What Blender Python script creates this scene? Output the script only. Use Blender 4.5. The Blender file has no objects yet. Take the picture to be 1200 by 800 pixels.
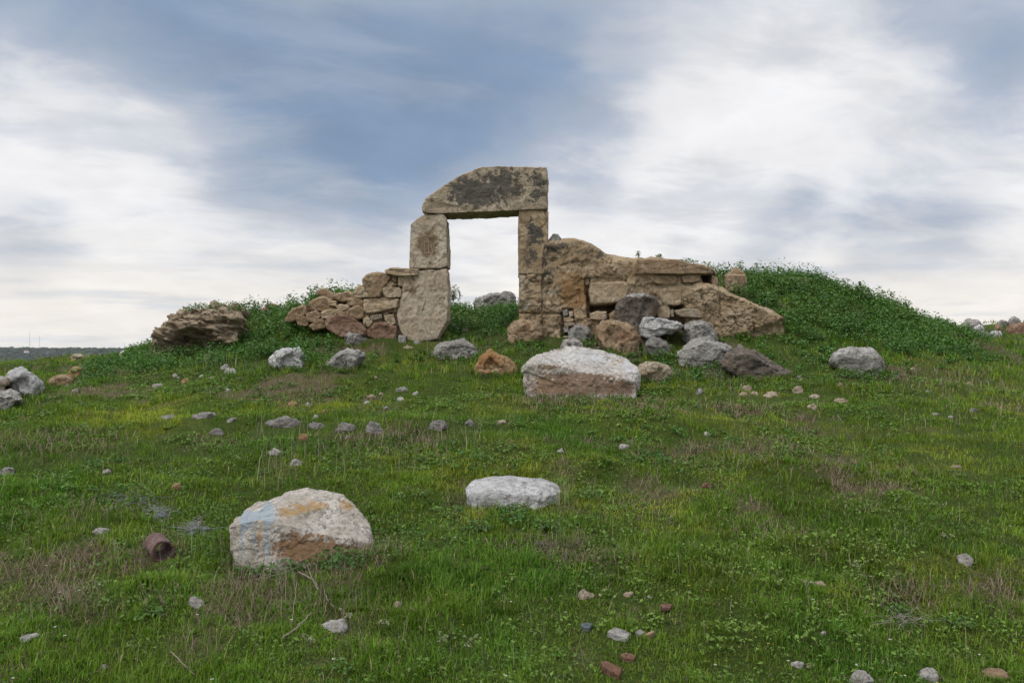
import bpy, bmesh, math, random
import numpy as np
from mathutils import Vector

random.seed(7)
RNG = np.random.default_rng(11)
SC = bpy.context.scene
COL = SC.collection

# ------------------------------------------------------------------ camera
F = 933.0                 # focal length in photo pixels (1200 wide) = 28 mm
EYE = 1.6
HV = 410.0                # photo row of the horizon
cam = bpy.data.cameras.new('camera')
cam.lens = 28.0
cam.sensor_width = 36.0
cam.shift_y = (HV - 400.0) / 1200.0
cam.clip_start = 0.05
cam.clip_end = 9000
camo = bpy.data.objects.new('camera', cam)
camo.location = (0, 0, EYE)
camo.rotation_euler = (math.radians(90), 0, 0)
COL.objects.link(camo)
SC.camera = camo

# ------------------------------------------------------------------ node helper
class NT:
    def __init__(s, tree):
        s.t = tree
        s.n = tree.nodes
        s.n.clear()
    def new(s, kind, **kw):
        nd = s.n.new(kind)
        for k, v in kw.items():
            setattr(nd, k, v)
        return nd
    def put(s, sock, v):
        if v is None:
            return
        if isinstance(v, bpy.types.NodeSocket):
            s.t.links.new(v, sock)
        else:
            if isinstance(v, (tuple, list)) and len(v) == 3 and sock.type == 'RGBA':
                v = (*v, 1.0)
            sock.default_value = v
    def math(s, op, a, b=None, c=None, clamp=False):
        nd = s.new('ShaderNodeMath', operation=op, use_clamp=clamp)
        s.put(nd.inputs[0], a); s.put(nd.inputs[1], b); s.put(nd.inputs[2], c)
        return nd.outputs[0]
    def vmath(s, op, a, b=None):
        nd = s.new('ShaderNodeVectorMath', operation=op)
        s.put(nd.inputs[0], a); s.put(nd.inputs[1], b)
        return nd.outputs[1] if op in ('DOT_PRODUCT', 'LENGTH') else nd.outputs[0]
    def mix(s, fac, a, b, blend='MIX'):
        nd = s.new('ShaderNodeMix', data_type='RGBA', blend_type=blend)
        s.put(nd.inputs['Factor'], fac)
        s.put(nd.inputs[6], a); s.put(nd.inputs[7], b)
        return nd.outputs[2]
    def noise(s, vec, scale, detail=5, rough=0.55, dist=0.0):
        nd = s.new('ShaderNodeTexNoise')
        s.put(nd.inputs['Vector'], vec)
        nd.inputs['Scale'].default_value = scale
        nd.inputs['Detail'].default_value = detail
        nd.inputs['Roughness'].default_value = rough
        nd.inputs['Distortion'].default_value = dist
        return nd.outputs['Fac']
    def step(s, x, lo, hi, a=0.0, b=1.0):
        nd = s.new('ShaderNodeMapRange', interpolation_type='SMOOTHSTEP')
        s.put(nd.inputs[0], x)
        nd.inputs[1].default_value = lo; nd.inputs[2].default_value = hi
        nd.inputs[3].default_value = a; nd.inputs[4].default_value = b
        return nd.outputs[0]
    def sep(s, v):
        nd = s.new('ShaderNodeSeparateXYZ'); s.put(nd.inputs[0], v)
        return nd.outputs
    def comb(s, x, y, z):
        nd = s.new('ShaderNodeCombineXYZ')
        s.put(nd.inputs[0], x); s.put(nd.inputs[1], y); s.put(nd.inputs[2], z)
        return nd.outputs[0]

# ------------------------------------------------------------------ sky and sun
SUN_EL, SUN_AZ = 52.0, -128.0     # azimuth in degrees clockwise from +Y (the view direction)
world = bpy.data.worlds.new('World')
SC.world = world
world.use_nodes = True
W = NT(world.node_tree)
tc = W.new('ShaderNodeTexCoord')
D = W.vmath('NORMALIZE', tc.outputs['Generated'])
dx, dy, dz = W.sep(D)
sky = W.new('ShaderNodeTexSky', sky_type='NISHITA')
sky.sun_disc = False
sky.sun_elevation = math.radians(SUN_EL)
sky.sun_rotation = math.radians(SUN_AZ)
sky.altitude = 100; sky.air_density = 1.0; sky.dust_density = 1.6; sky.ozone_density = 1.2
zz = W.math('MAXIMUM', dz, 0.0)
den = W.math('ADD', zz, 0.24)
px = W.math('DIVIDE', dx, den)
py = W.math('DIVIDE', dy, den)
plane = W.comb(px, py, 0.0)
warp = W.new('ShaderNodeTexNoise'); W.put(warp.inputs['Vector'], plane)
warp.inputs['Scale'].default_value = 1.7; warp.inputs['Detail'].default_value = 3
wv = W.vmath('MULTIPLY', W.vmath('SUBTRACT', warp.outputs['Color'], (0.5, 0.5, 0.5)), (0.30, 0.30, 0.0))
pw = W.vmath('ADD', plane, wv)
ps = W.vmath('MULTIPLY', W.vmath('ADD', pw, W.vmath('MULTIPLY', W.comb(py, px, 0.0), (0.25, -0.30, 0.0))), (0.80, 1.0, 1.0))
n_big = W.noise(ps, 0.75, 6, 0.52)
n_mid = W.noise(W.vmath('ADD', ps, (7.3, 2.1, 0)), 2.1, 8, 0.60)
n_fine = W.noise(W.vmath('ADD', ps, (1.3, 9.1, 0)), 5.0, 7, 0.58)
def sdir(u, v):
    d = Vector(((u - 600) / F, 1.0, (HV - v) / F)).normalized()
    return (d.x, d.y, d.z)
def blob(u, v, rad_deg):
    k = 1.0 / (1 - math.cos(math.radians(rad_deg)))
    dt = W.vmath('DOT_PRODUCT', D, sdir(u, v))
    return W.math('EXPONENT', W.math('MULTIPLY', W.math('SUBTRACT', dt, 1.0), k))
def addup(items):
    acc = None
    for s_, it in items:
        t_ = W.math('MULTIPLY', it, s_)
        acc = t_ if acc is None else W.math('ADD', acc, t_)
    return acc
# blue-grey gaps and veils against bright white cloud
veil = addup([(0.46, blob(380, 140, 8)), (0.42, blob(255, 35, 8)), (0.46, blob(60, 0, 9)), (0.40, blob(520, 40, 8)),
              (0.46, blob(455, 170, 5.5)), (0.30, blob(690, 50, 6)), (0.30, blob(570, 130, 5)),
              (0.30, blob(1010, 272, 3.0)), (0.32, blob(1110, 268, 3.0)), (0.30, blob(900, 280, 2.6)),
              (0.22, blob(940, 222, 1.8)), (0.42, blob(1180, 60, 3.0)), (0.25, blob(1060, 10, 3)), (0.22, blob(40, 275, 3)), (0.18, blob(720, 215, 3.5)),
              (-0.42, blob(60, 150, 6)), (-0.36, blob(190, 190, 5)), (-0.20, blob(860, 100, 7)), (-0.18, blob(960, 150, 6)), (-0.25, blob(400, 262, 5)), (-0.40, blob(770, 255, 4)), (-0.3, blob(570, 300, 5))])
field = W.math('ADD', W.math('ADD', W.math('MULTIPLY', n_big, 0.80), W.math('MULTIPLY', n_mid, 1.05)), W.math('MULTIPLY', n_fine, 0.62))
field = W.math('ADD', W.math('SUBTRACT', field, 1.235), veil)
m_veil = W.step(field, -0.22, 0.30)
m_blue = W.step(field, -0.02, 0.85)
K = 10.0
white = (0.76 * K, 0.765 * K, 0.80 * K)
grey = (0.41 * K, 0.455 * K, 0.55 * K)
lo_w = (0.80 * K, 0.765 * K, 0.725 * K)
cl = W.mix(m_veil, white, grey)
cl = W.mix(m_blue, cl, (0.195 * K, 0.275 * K, 0.41 * K))
skyc = W.vmath('MULTIPLY', sky.outputs[0], (0.62, 0.70, 0.80))
cl = W.mix(0.05, cl, skyc)
# grey undersides in the white cloud
rg = W.noise(W.vmath('ADD', W.vmath('MULTIPLY', ps, (0.9, 1.35, 1.0)), (4.4, 3.3, 0)), 2.2, 7, 0.58)
und = W.math('MULTIPLY', W.step(rg, 0.47, 0.66), W.math('SUBTRACT', 1.0, W.math('MULTIPLY', m_blue, 0.6)))
cl = W.mix(W.math('MULTIPLY', und, 0.60), cl, (0.46 * K, 0.495 * K, 0.57 * K))
# low bank: creamy at the horizon with thin grey streaks
st = W.noise(W.comb(W.math('MULTIPLY', dx, 2.2), W.math('MULTIPLY', dy, 2.2), W.math('MULTIPLY', dz, 24.0)), 1.9, 7, 0.58)
lowm = W.step(zz, 0.03, 0.16, 1.0, 0.0)
lowc = W.mix(W.math('MULTIPLY', W.step(st, 0.46, 0.66), 0.7), lo_w, (0.47 * K, 0.52 * K, 0.60 * K))
cl = W.mix(W.math('MULTIPLY', lowm, 0.8), cl, lowc)
streak = W.math('MULTIPLY', W.math('SUBTRACT', n_fine, 0.5), 0.40)
cl = W.mix(1.0, cl, W.comb(W.math('ADD', 1.0, streak), W.math('ADD', 1.0, streak), W.math('ADD', 1.0, streak)), 'MULTIPLY')
# unseen sky overhead brightened, added to light the grass and stone
brt = W.step(dz, 0.42, 0.75)
gain = W.math('ADD', 1.0, W.math('MULTIPLY', brt, 1.1))
cl = W.mix(1.0, cl, W.comb(gain, W.math('MULTIPLY', gain, 0.985), W.math('MULTIPLY', gain, 0.95)), 'MULTIPLY')
# below the horizon: dull ground tone
cl = W.mix(W.step(dz, -0.03, 0.0), (0.10 * K, 0.11 * K, 0.10 * K), cl)
bg = W.new('ShaderNodeBackground'); W.put(bg.inputs[0], cl); bg.inputs[1].default_value = 0.10
wo = W.new('ShaderNodeOutputWorld'); W.t.links.new(bg.outputs[0], wo.inputs[0])

sun = bpy.data.lights.new('sun', 'SUN')
sun.energy = 1.5; sun.angle = math.radians(28); sun.color = (1.0, 0.95, 0.88)
suno = bpy.data.objects.new('sun', sun); COL.objects.link(suno)
az, el = math.radians(SUN_AZ), math.radians(SUN_EL)
sd = Vector((math.sin(az) * math.cos(el), math.cos(az) * math.cos(el), math.sin(el)))
suno.rotation_euler = (-sd).to_track_quat('-Z', 'Y').to_euler()
suno.location = sd * 50

SC.view_settings.view_transform = 'Standard'
SC.view_settings.look = 'None'
SC.view_settings.gamma = 1.0
SC.view_settings.exposure = 0.28
SC.view_settings.use_curve_mapping = False
SC.cycles.max_bounces = 5
SC.cycles.diffuse_bounces = 3
SC.cycles.transparent_max_bounces = 4

# ------------------------------------------------------------------ numeric helpers
def _hash(ix, iy, iz, seed):
    h = (ix.astype(np.int64) * 374761393 + iy.astype(np.int64) * 668265263 + iz.astype(np.int64) * 2147483647 + seed * 974634777) & 0xFFFFFFFF
    h = ((h ^ (h >> 13)) * 1274126177) & 0xFFFFFFFF
    h = ((h ^ (h >> 16)) * 2246822519) & 0xFFFFFFFF
    h = h ^ (h >> 15)
    return (h & 0xFFFFFF) / float(0xFFFFFF)
def vnoise(p, seed=0):
    p = np.asarray(p, float)
    i = np.floor(p); f = p - i
    f = f * f * f * (f * (f * 6 - 15) + 10)
    ix, iy, iz = i[:, 0], i[:, 1], i[:, 2]
    out = 0
    for a in (0, 1):
        wa = f[:, 0] if a else 1 - f[:, 0]
        for b in (0, 1):
            wb = f[:, 1] if b else 1 - f[:, 1]
            for c in (0, 1):
                wc = f[:, 2] if c else 1 - f[:, 2]
                out = out + wa * wb * wc * _hash(ix + a, iy + b, iz + c, seed)
    return out
def fbm(p, octaves=4, seed=0, gain=0.5):
    p = np.asarray(p, float)
    s, a, t = 0, 1.0, 0
    for o in range(octaves):
        s = s + a * (vnoise(p * (2.03 ** o) + 17.3 * o, seed + o) - 0.5); t += a; a *= gain
    return s / t * 2.0          # about -1..1
def fbm2(x, y, freq, octaves=4, seed=0, gain=0.5):
    return fbm(np.stack([x * freq, y * freq, np.full_like(x, 0.37 + seed)], 1), octaves, seed, gain)
def sstep(x, a, b):
    t = np.clip((x - a) / (b - a), 0, 1)
    return t * t * (3 - 2 * t)

def P(u, v, d):
    return np.array(((u - 600.0) / F * d, d, EYE + (HV - v) / F * d))

# ------------------------------------------------------------------ object helpers
def mesh_np(name, V, loops, counts, col=None, smooth=True, mats=()):
    me = bpy.data.meshes.new(name)
    V = np.ascontiguousarray(V, np.float32)
    loops = np.ascontiguousarray(loops, np.int32).ravel()
    counts = np.ascontiguousarray(counts, np.int32)
    me.vertices.add(len(V)); me.vertices.foreach_set('co', V.ravel())
    me.loops.add(len(loops)); me.loops.foreach_set('vertex_index', loops)
    me.polygons.add(len(counts))
    st = np.concatenate([[0], np.cumsum(counts)[:-1]]).astype(np.int32)
    me.polygons.foreach_set('loop_start', st)
    me.polygons.foreach_set('loop_total', counts)
    if smooth:
        me.polygons.foreach_set('use_smooth', np.ones(len(counts), bool))
    for m in mats:
        me.materials.append(m)
    if col is not None:
        a = me.attributes.new('Col', 'FLOAT_COLOR', 'POINT')
        c = np.ones((len(V), 4), np.float32); c[:, :col.shape[1]] = col
        a.data.foreach_set('color', c.ravel())
    me.update(calc_edges=True)
    return me
def link(name, me, loc=(0, 0, 0), parent=None):
    o = bpy.data.objects.new(name, me)
    o.location = loc
    COL.objects.link(o)
    if parent is not None:
        o.parent = parent
    return o
def tag(o, label=None, cat=None, group=None, kind=None):
    if label: o['label'] = label
    if cat: o['category'] = cat
    if group: o['group'] = group
    if kind: o['kind'] = kind
    return o
def empty(name, loc):
    o = bpy.data.objects.new(name, None)
    o.empty_display_size = 0.1
    o.location = loc
    COL.objects.link(o)
    return o

# ------------------------------------------------------------------ materials
def mat_new(name):
    m = bpy.data.materials.new(name); m.use_nodes = True
    return m, NT(m.node_tree)
def stone_mat(name, a, b, dark=(0.045, 0.043, 0.038), stain=(0.30, 0.17, 0.07), pale=(0.60, 0.58, 0.54),
              dark_bias=0.0, stain_bias=0.0, pale_bias=0.0, scale=3.0, bump=0.6, strata=0.0, speck=0.5, pale_w=(0.25, 4.0)):
    m, N = mat_new(name)
    tc = N.new('ShaderNodeTexCoord')
    oi = N.new('ShaderNodeObjectInfo')
    off = N.vmath('MULTIPLY', N.comb(oi.outputs['Random'], oi.outputs['Random'], oi.outputs['Random']), (37.0, 53.0, 71.0))
    co = N.vmath('ADD', tc.outputs['Object'], off)
    if strata:
        co2 = N.vmath('MULTIPLY', co, (1.0, 1.0, 1.0 + strata))
    else:
        co2 = co
    att = N.new('ShaderNodeAttribute', attribute_name='Col')
    mr, mg, mb = N.sep(att.outputs['Vector'])
    n1 = N.noise(co2, scale, 7, 0.6)
    n2 = N.noise(co2, scale * 4.0, 9, 0.72)
    n3 = N.noise(co, scale * 22.0, 5, 0.7)
    c = N.mix(N.step(n1, 0.40, 0.60), a, b)
    # speckle and pitting
    c = N.mix(N.math('MULTIPLY', N.step(n2, 0.46, 0.58), 0.70), c, tuple(x * 0.50 for x in a))
    c = N.mix(N.math('MULTIPLY', N.step(n3, 0.52, 0.66), 0.55 * speck), c, tuple(min(0.7, x * 1.5) for x in b))
    c = N.mix(N.math('MULTIPLY', N.step(n3, 0.46, 0.34), 0.9 * speck), c, tuple(x * 0.32 for x in a))
    def cover(mask, nz, bias, wid=0.10, amp=4.5):
        f = N.math('ADD', N.math('ADD', N.math('MULTIPLY', N.math('SUBTRACT', nz, 0.5), amp), mask), bias)
        return N.step(f, 0.5 - wid, 0.5 + wid)
    ns = N.noise(N.vmath('ADD', co, (3.1, 5.7, 1.9)), scale * 1.7, 7, 0.62)
    nd_ = N.noise(N.vmath('ADD', co, (11.1, 2.7, 8.9)), scale * 4.0, 9, 0.74)
    npl = N.noise(N.vmath('ADD', co2, (5.1, 12.7, 3.9)), scale * 2.6, 8, 0.68)
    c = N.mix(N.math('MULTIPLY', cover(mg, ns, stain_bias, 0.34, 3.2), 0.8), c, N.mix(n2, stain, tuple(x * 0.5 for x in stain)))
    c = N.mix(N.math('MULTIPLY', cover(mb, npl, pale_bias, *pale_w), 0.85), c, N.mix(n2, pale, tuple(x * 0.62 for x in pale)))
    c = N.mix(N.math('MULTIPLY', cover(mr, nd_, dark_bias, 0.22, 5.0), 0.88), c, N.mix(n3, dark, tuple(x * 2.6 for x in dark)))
    vor = N.new('ShaderNodeTexVoronoi', feature='DISTANCE_TO_EDGE')
    N.put(vor.inputs['Vector'], N.vmath('ADD', co2, N.vmath('MULTIPLY', N.comb(n2, n1, n2), (0.22, 0.22, 0.22))))
    vor.inputs['Scale'].default_value = scale * 1.1
    crack = N.step(vor.outputs['Distance'], 0.0, 0.020)
    brk = N.step(n1, 0.50, 0.58)
    crk = N.math('MULTIPLY', N.math('SUBTRACT', 1.0, crack), brk)
    c = N.mix(N.math('MULTIPLY', crk, 0.55), c, (0.05, 0.04, 0.03))
    h = N.math('ADD', N.math('ADD', N.math('MULTIPLY', n2, 0.6), N.math('MULTIPLY', n3, 0.22)), N.math('MULTIPLY', crk, -0.25))
    bp = N.new('ShaderNodeBump'); bp.inputs['Strength'].default_value = min(1.0, bump * 1.4); bp.inputs['Distance'].default_value = 0.08
    N.put(bp.inputs['Height'], h)
    pb = N.new('ShaderNodeBsdfPrincipled')
    N.put(pb.inputs['Base Color'], c)
    pb.inputs['Roughness'].default_value = 0.92
    pb.inputs['Specular IOR Level'].default_value = 0.15
    N.put(pb.inputs['Normal'], bp.outputs[0])
    out = N.new('ShaderNodeOutputMaterial'); N.t.links.new(pb.outputs[0], out.inputs[0])
    return m
M = {}
M['lintel'] = stone_mat('lintel_stone', (0.38, 0.305, 0.215), (0.49, 0.405, 0.30), stain=(0.22, 0.14, 0.08), pale=(0.55, 0.50, 0.42), dark_bias=-0.38, stain_bias=-0.25, pale_bias=-0.35, scale=2.6)
M['jamb'] = stone_mat('jamb_stone', (0.45, 0.36, 0.26), (0.56, 0.475, 0.37), stain=(0.21, 0.135, 0.07), pale=(0.55, 0.53, 0.49), dark_bias=-0.75, stain_bias=-0.5, pale_bias=-0.4, scale=2.6)
M['plaster'] = stone_mat('wall_plaster', (0.33, 0.24, 0.145), (0.48, 0.37, 0.245), stain=(0.46, 0.265, 0.115), pale=(0.60, 0.55, 0.47), dark_bias=-0.58, stain_bias=-0.74, pale_bias=-0.30, scale=2.6, bump=0.9)
M['wallstone'] = stone_mat('wall_stone', (0.42, 0.315, 0.20), (0.55, 0.44, 0.31), stain=(0.30, 0.17, 0.08), dark_bias=-0.45, stain_bias=-0.2, pale_bias=-0.4, scale=4.0)
M['brownstone'] = stone_mat('brown_stone', (0.29, 0.20, 0.12), (0.42, 0.315, 0.205), stain=(0.24, 0.13, 0.07), dark_bias=-0.35, stain_bias=-0.2, pale_bias=-0.45, scale=4.0)
M['redstone'] = stone_mat('reddish_stone', (0.22, 0.13, 0.09), (0.32, 0.215, 0.15), stain=(0.25, 0.12, 0.07), dark_bias=-0.4, stain_bias=-0.2, pale_bias=-0.5, scale=4.0)
M['grey'] = stone_mat('grey_limestone', (0.27, 0.255, 0.23), (0.41, 0.39, 0.36), stain=(0.28, 0.20, 0.12), dark_bias=-0.30, stain_bias=-0.5, pale_bias=-0.2, scale=5.0)
M['darkgrey'] = stone_mat('dark_grey_stone', (0.22, 0.205, 0.185), (0.34, 0.32, 0.295), stain=(0.2, 0.14, 0.09), dark_bias=-0.2, stain_bias=-0.5, pale_bias=-0.45, scale=6.0)
M['white'] = stone_mat('white_limestone', (0.46, 0.45, 0.44), (0.60, 0.59, 0.57), stain=(0.42, 0.27, 0.13), pale=(0.68, 0.67, 0.65), dark=(0.10, 0.10, 0.10), dark_bias=-0.5, stain_bias=-0.45, pale_bias=-0.1, scale=5.0)
M['dull'] = stone_mat('dull_white_stone', (0.47, 0.44, 0.395), (0.62, 0.59, 0.545), stain=(0.34, 0.23, 0.13), dark=(0.09, 0.085, 0.075), dark_bias=-0.35, stain_bias=-0.35, pale_bias=-0.2, scale=14.0)
M['orange'] = stone_mat('orange_stone', (0.36, 0.22, 0.11), (0.46, 0.32, 0.18), stain=(0.40, 0.20, 0.07), dark_bias=-0.6, stain_bias=0.0, pale_bias=-0.4, scale=7.0)
M['tan'] = stone_mat('tan_stone', (0.38, 0.30, 0.21), (0.50, 0.42, 0.32), stain=(0.40, 0.25, 0.12), dark_bias=-0.5, stain_bias=-0.3, pale_bias=-0.3, scale=7.0)
M['rust_top'] = stone_mat('quartz_boulder', (0.48, 0.44, 0.39), (0.62, 0.58, 0.53), stain=(0.44, 0.27, 0.10), pale=(0.66, 0.66, 0.66), dark=(0.13, 0.085, 0.055), dark_bias=-0.42, stain_bias=-0.45, pale_bias=-0.1, scale=5.0)
M['paintrock'] = stone_mat('painted_boulder', (0.48, 0.43, 0.36), (0.66, 0.61, 0.54), stain=(0.55, 0.33, 0.11), pale=(0.46, 0.545, 0.61), dark=(0.15, 0.085, 0.04), dark_bias=-0.5, stain_bias=-0.55, pale_bias=-0.40, scale=7.0, pale_w=(0.10, 2.2))
M['pebbly'] = stone_mat('conglomerate', (0.36, 0.34, 0.31), (0.52, 0.49, 0.44), dark_bias=-0.1, stain_bias=-0.4, pale_bias=0.0, scale=9.0, bump=1.0)
M['slabdark'] = stone_mat('dark_slab', (0.15, 0.125, 0.10), (0.23, 0.195, 0.16), stain=(0.30, 0.20, 0.12), dark_bias=-0.15, stain_bias=-0.5, pale_bias=-0.55, scale=6.0)
M['earth'] = stone_mat('earth_bank', (0.33, 0.25, 0.165), (0.47, 0.38, 0.27), stain=(0.27, 0.18, 0.10), dark_bias=-0.55, stain_bias=-0.2, pale_bias=-0.5, scale=4.0, strata=2.5, bump=1.0)
M['brick'] = stone_mat('fired_clay', (0.22, 0.115, 0.075), (0.31, 0.185, 0.125), dark_bias=-0.35, stain_bias=-0.3, pale_bias=-0.45, scale=14.0)
M['pipe'] = stone_mat('rusted_clay', (0.23, 0.135, 0.115), (0.33, 0.24, 0.215), stain=(0.18, 0.06, 0.05), pale=(0.34, 0.32, 0.32), dark_bias=-0.3, stain_bias=-0.2, pale_bias=0.0, scale=12.0)
M['slate'] = stone_mat('blue_slate', (0.13, 0.155, 0.16), (0.18, 0.205, 0.21), dark_bias=-0.6, stain_bias=-0.8, pale_bias=-0.7, scale=12.0)

def leaf_mat(name, transl=0.3, rough=0.6, spec=0.25):
    m, N = mat_new(name)
    att = N.new('ShaderNodeAttribute', attribute_name='Col')
    pb = N.new('ShaderNodeBsdfPrincipled')
    N.put(pb.inputs['Base Color'], att.outputs['Color'])
    pb.inputs['Roughness'].default_value = rough
    pb.inputs['Specular IOR Level'].default_value = spec
    tr = N.new('ShaderNodeBsdfTranslucent')
    N.put(tr.inputs[0], N.mix(1.0, att.outputs['Color'], (1.15, 1.25, 0.7), 'MULTIPLY'))
    mx = N.new('ShaderNodeMixShader'); mx.inputs[0].default_value = transl
    N.t.links.new(pb.outputs[0], mx.inputs[1]); N.t.links.new(tr.outputs[0], mx.inputs[2])
    out = N.new('ShaderNodeOutputMaterial'); N.t.links.new(mx.outputs[0], out.inputs[0])
    return m
M['grass'] = leaf_mat('grass_blades', 0.30, 0.65, 0.2)
M['leaf'] = leaf_mat('weed_leaves', 0.25, 0.5, 0.3)
M['dry'] = leaf_mat('dry_stems', 0.1, 0.85, 0.1)

def simple_mat(name, c, var=0.25, scale=20.0, rough=0.8):
    m, N = mat_new(name)
    tc = N.new('ShaderNodeTexCoord')
    n = N.noise(tc.outputs['Object'], scale, 5, 0.6)
    col = N.mix(n, tuple(x * (1 - var) for x in c), tuple(min(1, x * (1 + var)) for x in c))
    pb = N.new('ShaderNodeBsdfPrincipled'); N.put(pb.inputs['Base Color'], col)
    pb.inputs['Roughness'].default_value = rough
    out = N.new('ShaderNodeOutputMaterial'); N.t.links.new(pb.outputs[0], out.inputs[0])
    return m
M['twig'] = simple_mat('dead_wood', (0.17, 0.135, 0.11), 0.35, 60, 0.9)
M['mast'] = simple_mat('mast_steel', (0.22, 0.22, 0.22))
M['render'] = simple_mat('white_render', (0.75, 0.74, 0.71), 0.08)
M['rooftile'] = simple_mat('roof_tile', (0.35, 0.18, 0.12))
M['scratch'] = simple_mat('scratched_stone', (0.33, 0.25, 0.165), 0.15, 30)

# ------------------------------------------------------------------ terrain
CP = []
def c(u, v, d): CP.append(P(u, v, d))
for u in (-150, 150, 450, 750, 1050, 1350):
    c(u, 800, 3.0); c(u, 668, 4.14); c(u, 590, 5.3)
for u, rows in {
    -100: ((535, 6.5), (500, 7.8), (470, 9.3), (440, 13.0)),
    0:   ((530, 6.6), (482, 8.5), (452, 11.2), (436, 14.5), (429, 17.5)),
    75:  ((470, 9.0), (440, 12.0), (422, 17.5)),
    160: ((530, 6.6), (485, 8.3), (445, 10.6), (428, 12.0), (418, 13.4), (412, 14.6)),
    240: ((440, 10.8), (422, 12.2), (410, 13.1), (376, 13.9)),
    310: ((530, 6.6), (498, 7.6), (440, 10.5), (418, 12.0), (395, 12.9), (372, 14.2)),
    380: ((436, 10.6), (416, 11.7), (396, 12.35), (350, 13.8)),
    450: ((530, 6.6), (500, 7.6), (465, 9.2), (425, 11.1), (405, 12.0), (346, 13.4)),
    565: ((440, 10.4), (424, 11.2), (402, 12.1), (386, 13.2), (370, 15.2)),
    610: ((530, 6.6), (500, 7.6), (480, 8.5), (462, 9.5)),
    650: ((403, 11.95), (358, 13.3)),
    720: ((465, 9.3), (445, 10.4), (412, 11.7), (344, 13.5)),
    800: ((530, 6.6), (500, 7.6), (470, 9.0), (445, 10.3), (418, 11.5), (344, 13.6)),
    870: ((450, 10.2), (405, 11.9), (374, 12.9), (350, 13.9)),
    940: ((450, 10.0), (420, 11.3), (400, 12.0), (364, 13.2), (329, 14.6)),
    1010: ((530, 6.6), (500, 7.6), (455, 9.7), (436, 10.7), (414, 11.8), (384, 13.2), (349, 15.0)),
    1075: ((420, 11.8), (400, 13.2), (379, 15.0)),
    1135: ((460, 9.8), (422, 12.0), (407, 13.8), (395, 15.6)),
    1200: ((530, 6.6), (500, 7.7), (462, 9.9), (435, 12.5), (415, 16.0), (398, 21.0), (378, 27.0)),
    1160: ((402, 19.5), (396, 23.0), (379, 27.0)),
    1120: ((393, 22.0), (388, 27.0)),
    1300: ((500, 8.0), (430, 13.0), (395, 22.0)),
}.items():
    for v, d in rows: c(u, v, d)
for x, y, z in ((-14, 2, -0.5), (14, 2, 0.3), (-14, 8, 0.5), (14, 8, 1.0), (-6, -3, -0.5), (6, -3, -0.4), (0, -5, -0.6), (0, 0, 0.0),
                (-22, 14, 0.9), (-20, 22, 0.3), (-12, 22, 0.2), (-4, 21, 0.9), (3, 21, 1.0), (9, 23, 1.0), (-22, 32, -2.5), (-8, 32, -2.2), (4, 32, -1.6),
                (14, 34, 1.6), (20, 30, 2.4), (24, 22, 2.2), (24, 12, 1.6), (24, 40, -0.5), (0, 44, -5), (-20, 44, -6), (20, 48, -4), (-28, 4, -0.6), (28, 2, 0.2), (-20, -6, -1), (20, -6, -0.4)):
    CP.append(np.array((x, y, z), float))
CP = np.array(CP)
def _tps_k(r2):
    return 0.5 * r2 * np.log(r2 + 1e-9)
_n = len(CP)
_A = np.zeros((_n + 3, _n + 3))
_d2 = ((CP[:, None, :2] - CP[None, :, :2]) ** 2).sum(-1)
_A[:_n, :_n] = _tps_k(_d2) + np.eye(_n) * 0.02
_A[:_n, _n] = 1; _A[:_n, _n + 1:] = CP[:, :2]; _A[_n, :_n] = 1; _A[_n + 1:, :_n] = CP[:, :2].T
_w = np.linalg.solve(_A, np.concatenate([CP[:, 2], np.zeros(3)]))
HUMPS = [(1.35, 7.75, 0.95, 0.28, 0.10), (-1.3, 7.6, 1.5, 0.25, 0.07), (-2.5, 10.2, 0.9, 0.45, 0.16), (-0.9, 9.4, 1.3, 0.3, -0.04), (3.2, 8.4, 1.0, 0.3, 0.07), (0.5, 6.1, 0.7, 0.2, 0.05), (2.4, 5.9, 0.9, 0.22, 0.06), (-1.9, 5.6, 0.8, 0.2, 0.05), (1.9, 4.3, 0.7, 0.18, 0.045), (-1.6, 3.8, 0.5, 0.15, 0.04), (-3.0, 7.6, 0.9, 0.25, 0.07)]
def terrain(x, y, bumps=True):
    x = np.atleast_1d(np.asarray(x, float)); y = np.atleast_1d(np.asarray(y, float))
    out = np.empty_like(x)
    for i in range(0, len(x), 40000):
        xs, ys = x[i:i + 40000], y[i:i + 40000]
        xc, yc = np.clip(xs, -34, 34), np.clip(ys, -10, 52)
        r2 = (xc[:, None] - CP[None, :, 0]) ** 2 + (yc[:, None] - CP[None, :, 1]) ** 2
        z = _tps_k(r2) @ _w[:_n] + _w[_n] + xc * _w[_n + 1] + yc * _w[_n + 2]
        r = np.hypot(xs, ys - 10)
        far = np.where(r > 200, -26.0, -6.0 - 20.0 * np.clip((r - 30) / 170, 0, 1))
        t = sstep(r, 24, 55)
        # behind the camera and to the sides the slope just runs on down
        z = z * (1 - t) + far * t
        if bumps:
            near = 1 - t
            b = fbm2(xs, ys, 0.9, 3, 3) * 0.085 + fbm2(xs, ys, 2.6, 3, 9) * 0.050
            z = z + b * near * sstep(np.hypot(xs, ys), 1.0, 3.5)
            for bx_, by_, rx_, ry_, hh_ in HUMPS:
                z = z + hh_ * np.exp(-((xs - bx_) / rx_) ** 2 - ((ys - by_) / ry_) ** 2)
            mound = sstep(ys, 12.6, 13.6) * (1 - sstep(ys, 18, 22))
            z = z + mound * fbm2(xs, ys, 0.95, 3, 13) * 0.19
        out[i:i + 40000] = z
    return out
_ds = np.geomspace(2.2, 40, 1600)
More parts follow.
